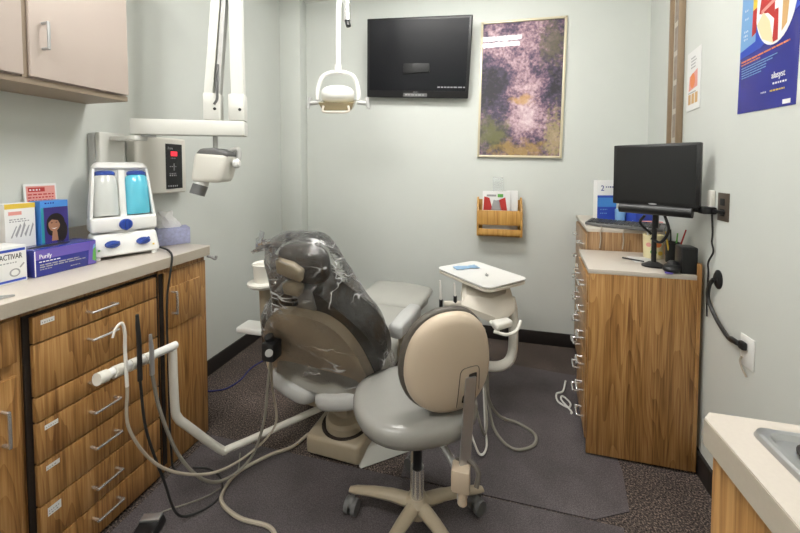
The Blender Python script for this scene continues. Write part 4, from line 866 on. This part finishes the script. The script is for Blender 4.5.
# foot pedal
t = thing('foot_pedal', 'black foot pedal with chrome top on the mat below the left drawers', 'foot pedal', (-1.20, .97, 0))
fx = rotz((-1.20, .965, .0045), R(20))
b = MB(fx); b.hexa([(-.04, -.10), (.04, -.10), (.045, .05), (-.045, .05)], 0, .035, .008, 3, top=[(-.035, -.09), (.035, -.09), (.038, .045), (-.038, .045)]); b.build('housing', 'black_plastic', t)
b = MB(fx); b.box((-.034, .012, .034), (.034, .042, .044), .003); b.build('pedal', 'steel', t, label='steel pedal plate')
MB().tube([(-1.21, 1.01, .02), (-1.215, 1.05, .008), (-1.15, 1.10, .008), (-1.09, 1.16, .008), (-1.06, 1.26, .008), (-1.12, 1.36, .008)], .003, 8).build('cable', 'hose_grey', t)

# ------------------------------------------------------------------ stool
SA = R(28)                                              # sitter faces away from the camera and to the left
so = (-.245, 1.225, 0)
stl = thing('operator_stool', 'grey vinyl operator stool with beige back shell in the foreground', 'stool', so, 0)
S0 = Matrix.Translation(so)
hubz = .115
b = MB(S0); b.lathe([(.03, .07), (.042, .08), (.045, .125), (.03, .14), (0, .14)], 24); b.build('hub', 'tan_light', stl)  # darker tan than the back shell, as on the legs, for shading
for k in range(5):
    a = R(104.3+72*k); d = V((cos(a), sin(a), 0)); n_ = V((-sin(a), cos(a), 0))
    rings = []
    for q, z, w_, h_ in ((.03, .112, .026, .022), (.10, .112, .023, .019), (.18, .102, .020, .015), (.25, .088, .017, .012), (.275, .083, .012, .008)):
        c = d*q+V((0, 0, z)); rings.append([c+n_*w_*cos(2*pi*j/12)+V((0, 0, 1))*h_*sin(2*pi*j/12) for j in range(12)])
    b = MB(S0); b.loft(rings); lg = b.build('leg', 'tan_light', stl)  # shading of the legs put into a darker tan than the shell
    c = d*.26
    b = MB(S0); b.cyl(c+V((0, 0, .085)), c+V((0, 0, .045)), .008, seg=10)
    ca = a+R(50+37*k); cd = V((cos(ca), sin(ca), 0)); cn = V((-sin(ca), cos(ca), 0)); cc = c+cd*.014+V((0, 0, .032))
    for s in (-1, 1): b.cyl(cc+cn*s*.006, cc+cn*s*.024, .0275, seg=20)
    b.ell(cc+V((0, 0, .014)), (.02, .02, .02)); cs = b.build('caster', 'grey_plastic', lg)
b = MB(S0); b.cyl((0, 0, .13), (0, 0, .25), .024); b.build('gas_cylinder', 'chrome', stl)
b = MB(S0); b.cyl((0, 0, .25), (0, 0, .41), .017); b.build('piston', 'black_plastic', stl)
SX = Matrix.Translation((-.262, 1.272, 0)) @ Matrix.Rotation(SA, 4, 'Z')   # y = forward of the sitter
b = MB(SX); b.box((-.10, -.14, .403), (.10, .12, .42), .006); b.build('seat_plate', 'dull_steel', stl)
b = MB(SX)
def seatring(k, z, n=44):
    o = []
    for j in range(n):
        a = 2*pi*j/n; ex = 2.5
        r_ = (abs(cos(a))**ex+abs(sin(a))**ex)**(-1/ex)
        x = .235*r_*cos(a)*k; y = .205*r_*sin(a)*k
        x *= 1-.10*max(0, -sin(a))                       # narrower at the rear
        o.append((x, y, z))
    return o
b.loft([seatring(.75, .42), seatring(.90, .424), seatring(.97, .436), seatring(1.0, .456), seatring(.995, .474), seatring(.96, .490), seatring(.88, .500), seatring(.72, .503), seatring(.45, .498), seatring(.15, .494)]); b.build('seat', 'grey_vinyl', stl, angle=60)
# back support
bc = V((-.125, 1.16, .690)); fwd = V((-sin(SA), cos(SA), 0))
bx = frame(bc, (cos(SA), sin(SA), 0), (0.0-fwd.x*.10, -fwd.y*.10, 1))       # z = toward the camera (behind the sitter)
def backout(w, h, n=48):
    o = []
    for j in range(n):
        a = 2*pi*j/n; ex = 2.35
        r_ = (abs(cos(a))**ex+abs(sin(a))**ex)**(-1/ex); y = h*r_*sin(a); x = w*r_*cos(a)*(1-.09*y/h-.05*(y/h)**2)
        o.append((x, y))
    return o
def dished(rings2, bend=1.1):                            # curve the pad round the sitter's back
    return [[(x, y, z-bend*x*x*.9) for x, y, z in r_] for r_ in rings2]
def bring(w, h, z): return [(x, y, z) for x, y in backout(w, h)]
b = MB(bx); b.loft(dished([bring(.05, .05, -.055), bring(.13, .15, -.053), bring(.152, .176, -.046), bring(.162, .188, -.032), bring(.161, .187, -.018), bring(.156, .18, -.012)])); b.build('backrest', 'rim_vinyl', stl, angle=60)
b = MB(bx @ Matrix.Translation((.006, 0, 0))); b.loft(dished([bring(.153, .178, -.016), bring(.154, .179, .0), bring(.146, .17, .016), bring(.128, .15, .025), bring(.09, .105, .030), bring(.04, .04, .032)])); bsh = b.build('back_shell', 'beige_plastic', stl, angle=60)
def shellz(x, y):                                        # height of the shell's surface over its own plane
    k = ((abs(x)/.154)**2.35+(abs(y)/.179)**2.35)**(1/2.35)
    tab = [(0, .032), (.26, .032), (.58, .030), (.83, .025), (.95, .016), (1, 0)]
    for (a, za), (c, zc) in zip(tab, tab[1:]):
        if a <= k <= c: return za+(zc-za)*(k-a)/(c-a)-.99*x*x
    return 0
BS = bx @ Matrix.Translation((.006, 0, 0))
sx0, sy0 = .062, -.06
path = []
for x, y in spline([(-.044, -.09, 0), (-.040, .02, 0), (-.036, .045, 0), (-.022, .055, 0), (.018, .055, 0), (.032, .045, 0), (.036, .02, 0), (.042, -.08, 0)], 5) and [(p.x, p.y) for p in spline([(-.044, -.09, 0), (-.040, .02, 0), (-.036, .045, 0), (-.022, .055, 0), (.018, .055, 0), (.032, .045, 0), (.036, .02, 0), (.042, -.08, 0)], 5)]:
    path.append(V((x+sx0, y+sy0, shellz(x+sx0, y+sy0))))
b = MB(BS); b.tube(path, .0016, 6, smooth=False); b.build('panel_seam', 'rim_vinyl', bsh)
b = MB(BS); zz_ = shellz(sx0, -.09); b.box((sx0-.026, -.135, zz_-.012), (sx0+.024, -.03, zz_+.002), .002); b.build('slot', 'gap_shade', bsh)
pt = BS @ V((sx0, -.04, shellz(sx0, -.05)+.004)); pb = V((-.075, 1.118, .27))
b = MB(); dd = (pb-pt).normalized()
sdx = V((cos(SA), sin(SA), 0)); b.loft([[p+sdx*sx_*.018+fwd*sy_*.004 for sx_, sy_ in ((-1, -1), (1, -1), (1, 1), (-1, 1))] for p in (pt, pb)]); b.build('back_post', 'steel', stl)
b = MB(); b.box((pb.x-.035, pb.y-.022, .30), (pb.x+.025, pb.y+.03, .375), .008, xf=None); b.cyl((pb.x, pb.y, .255), (pb.x, pb.y, .30), .016); b.build('post_clamp', 'beige_plastic', stl)
b = MB(); b.tube([(pb.x-.02, pb.y+.03, .37), (pb.x+.02, pb.y+.02, .385), (pb.x+.05, pb.y+.0, .37), (pb.x+.045, pb.y-.02, .335)], .008, 10); b.build('clamp_ring', 'rim_vinyl', stl)
b = MB(); b.tube([(pb.x-.01, pb.y, .345), (-.12, 1.16, .365), (-.17, 1.19, .40), (-.21, 1.22, .41)], .013, 10); b.build('support_bar', 'dull_steel', stl)

# ------------------------------------------------------------------ groups of repeats
GR = {'pen': 'pens in the cups and on the cabinet', 'dental handpiece': 'handpieces on the chair side arm', 'floor mat': 'grey floor mats', 'hose': 'hoses on and above the floor', 'pen cup': 'pen cups by the monitor', 'cable': 'loose cables'}
for o in list(COL.objects):
    if o.parent is None and o.get('category') in GR and 'group' not in o: o['group'] = GR[o['category']]
    if o.parent is None and o.get('category') == 'box' and o.location.x < 0: o['group'] = 'cartons on the left counter'
    if o.parent is None and o.get('category') == 'box' and o.location.x > 0: o['group'] = 'cartons on the corner cabinet'

# ------------------------------------------------------------------ world and view
w = bpy.data.worlds.new('world'); scn.world = w; w.use_nodes = True
w.node_tree.nodes['Background'].inputs[0].default_value = (.8, .85, .9, 1); w.node_tree.nodes['Background'].inputs[1].default_value = .3
vs = scn.view_settings; vs.view_transform = 'Standard'; vs.look = 'None'; vs.gamma = 1; vs.use_curve_mapping = False; vs.exposure = .12
scn.cycles.max_bounces = 10; scn.cycles.diffuse_bounces = 5; scn.cycles.transparent_max_bounces = 16; scn.cycles.use_denoising = True
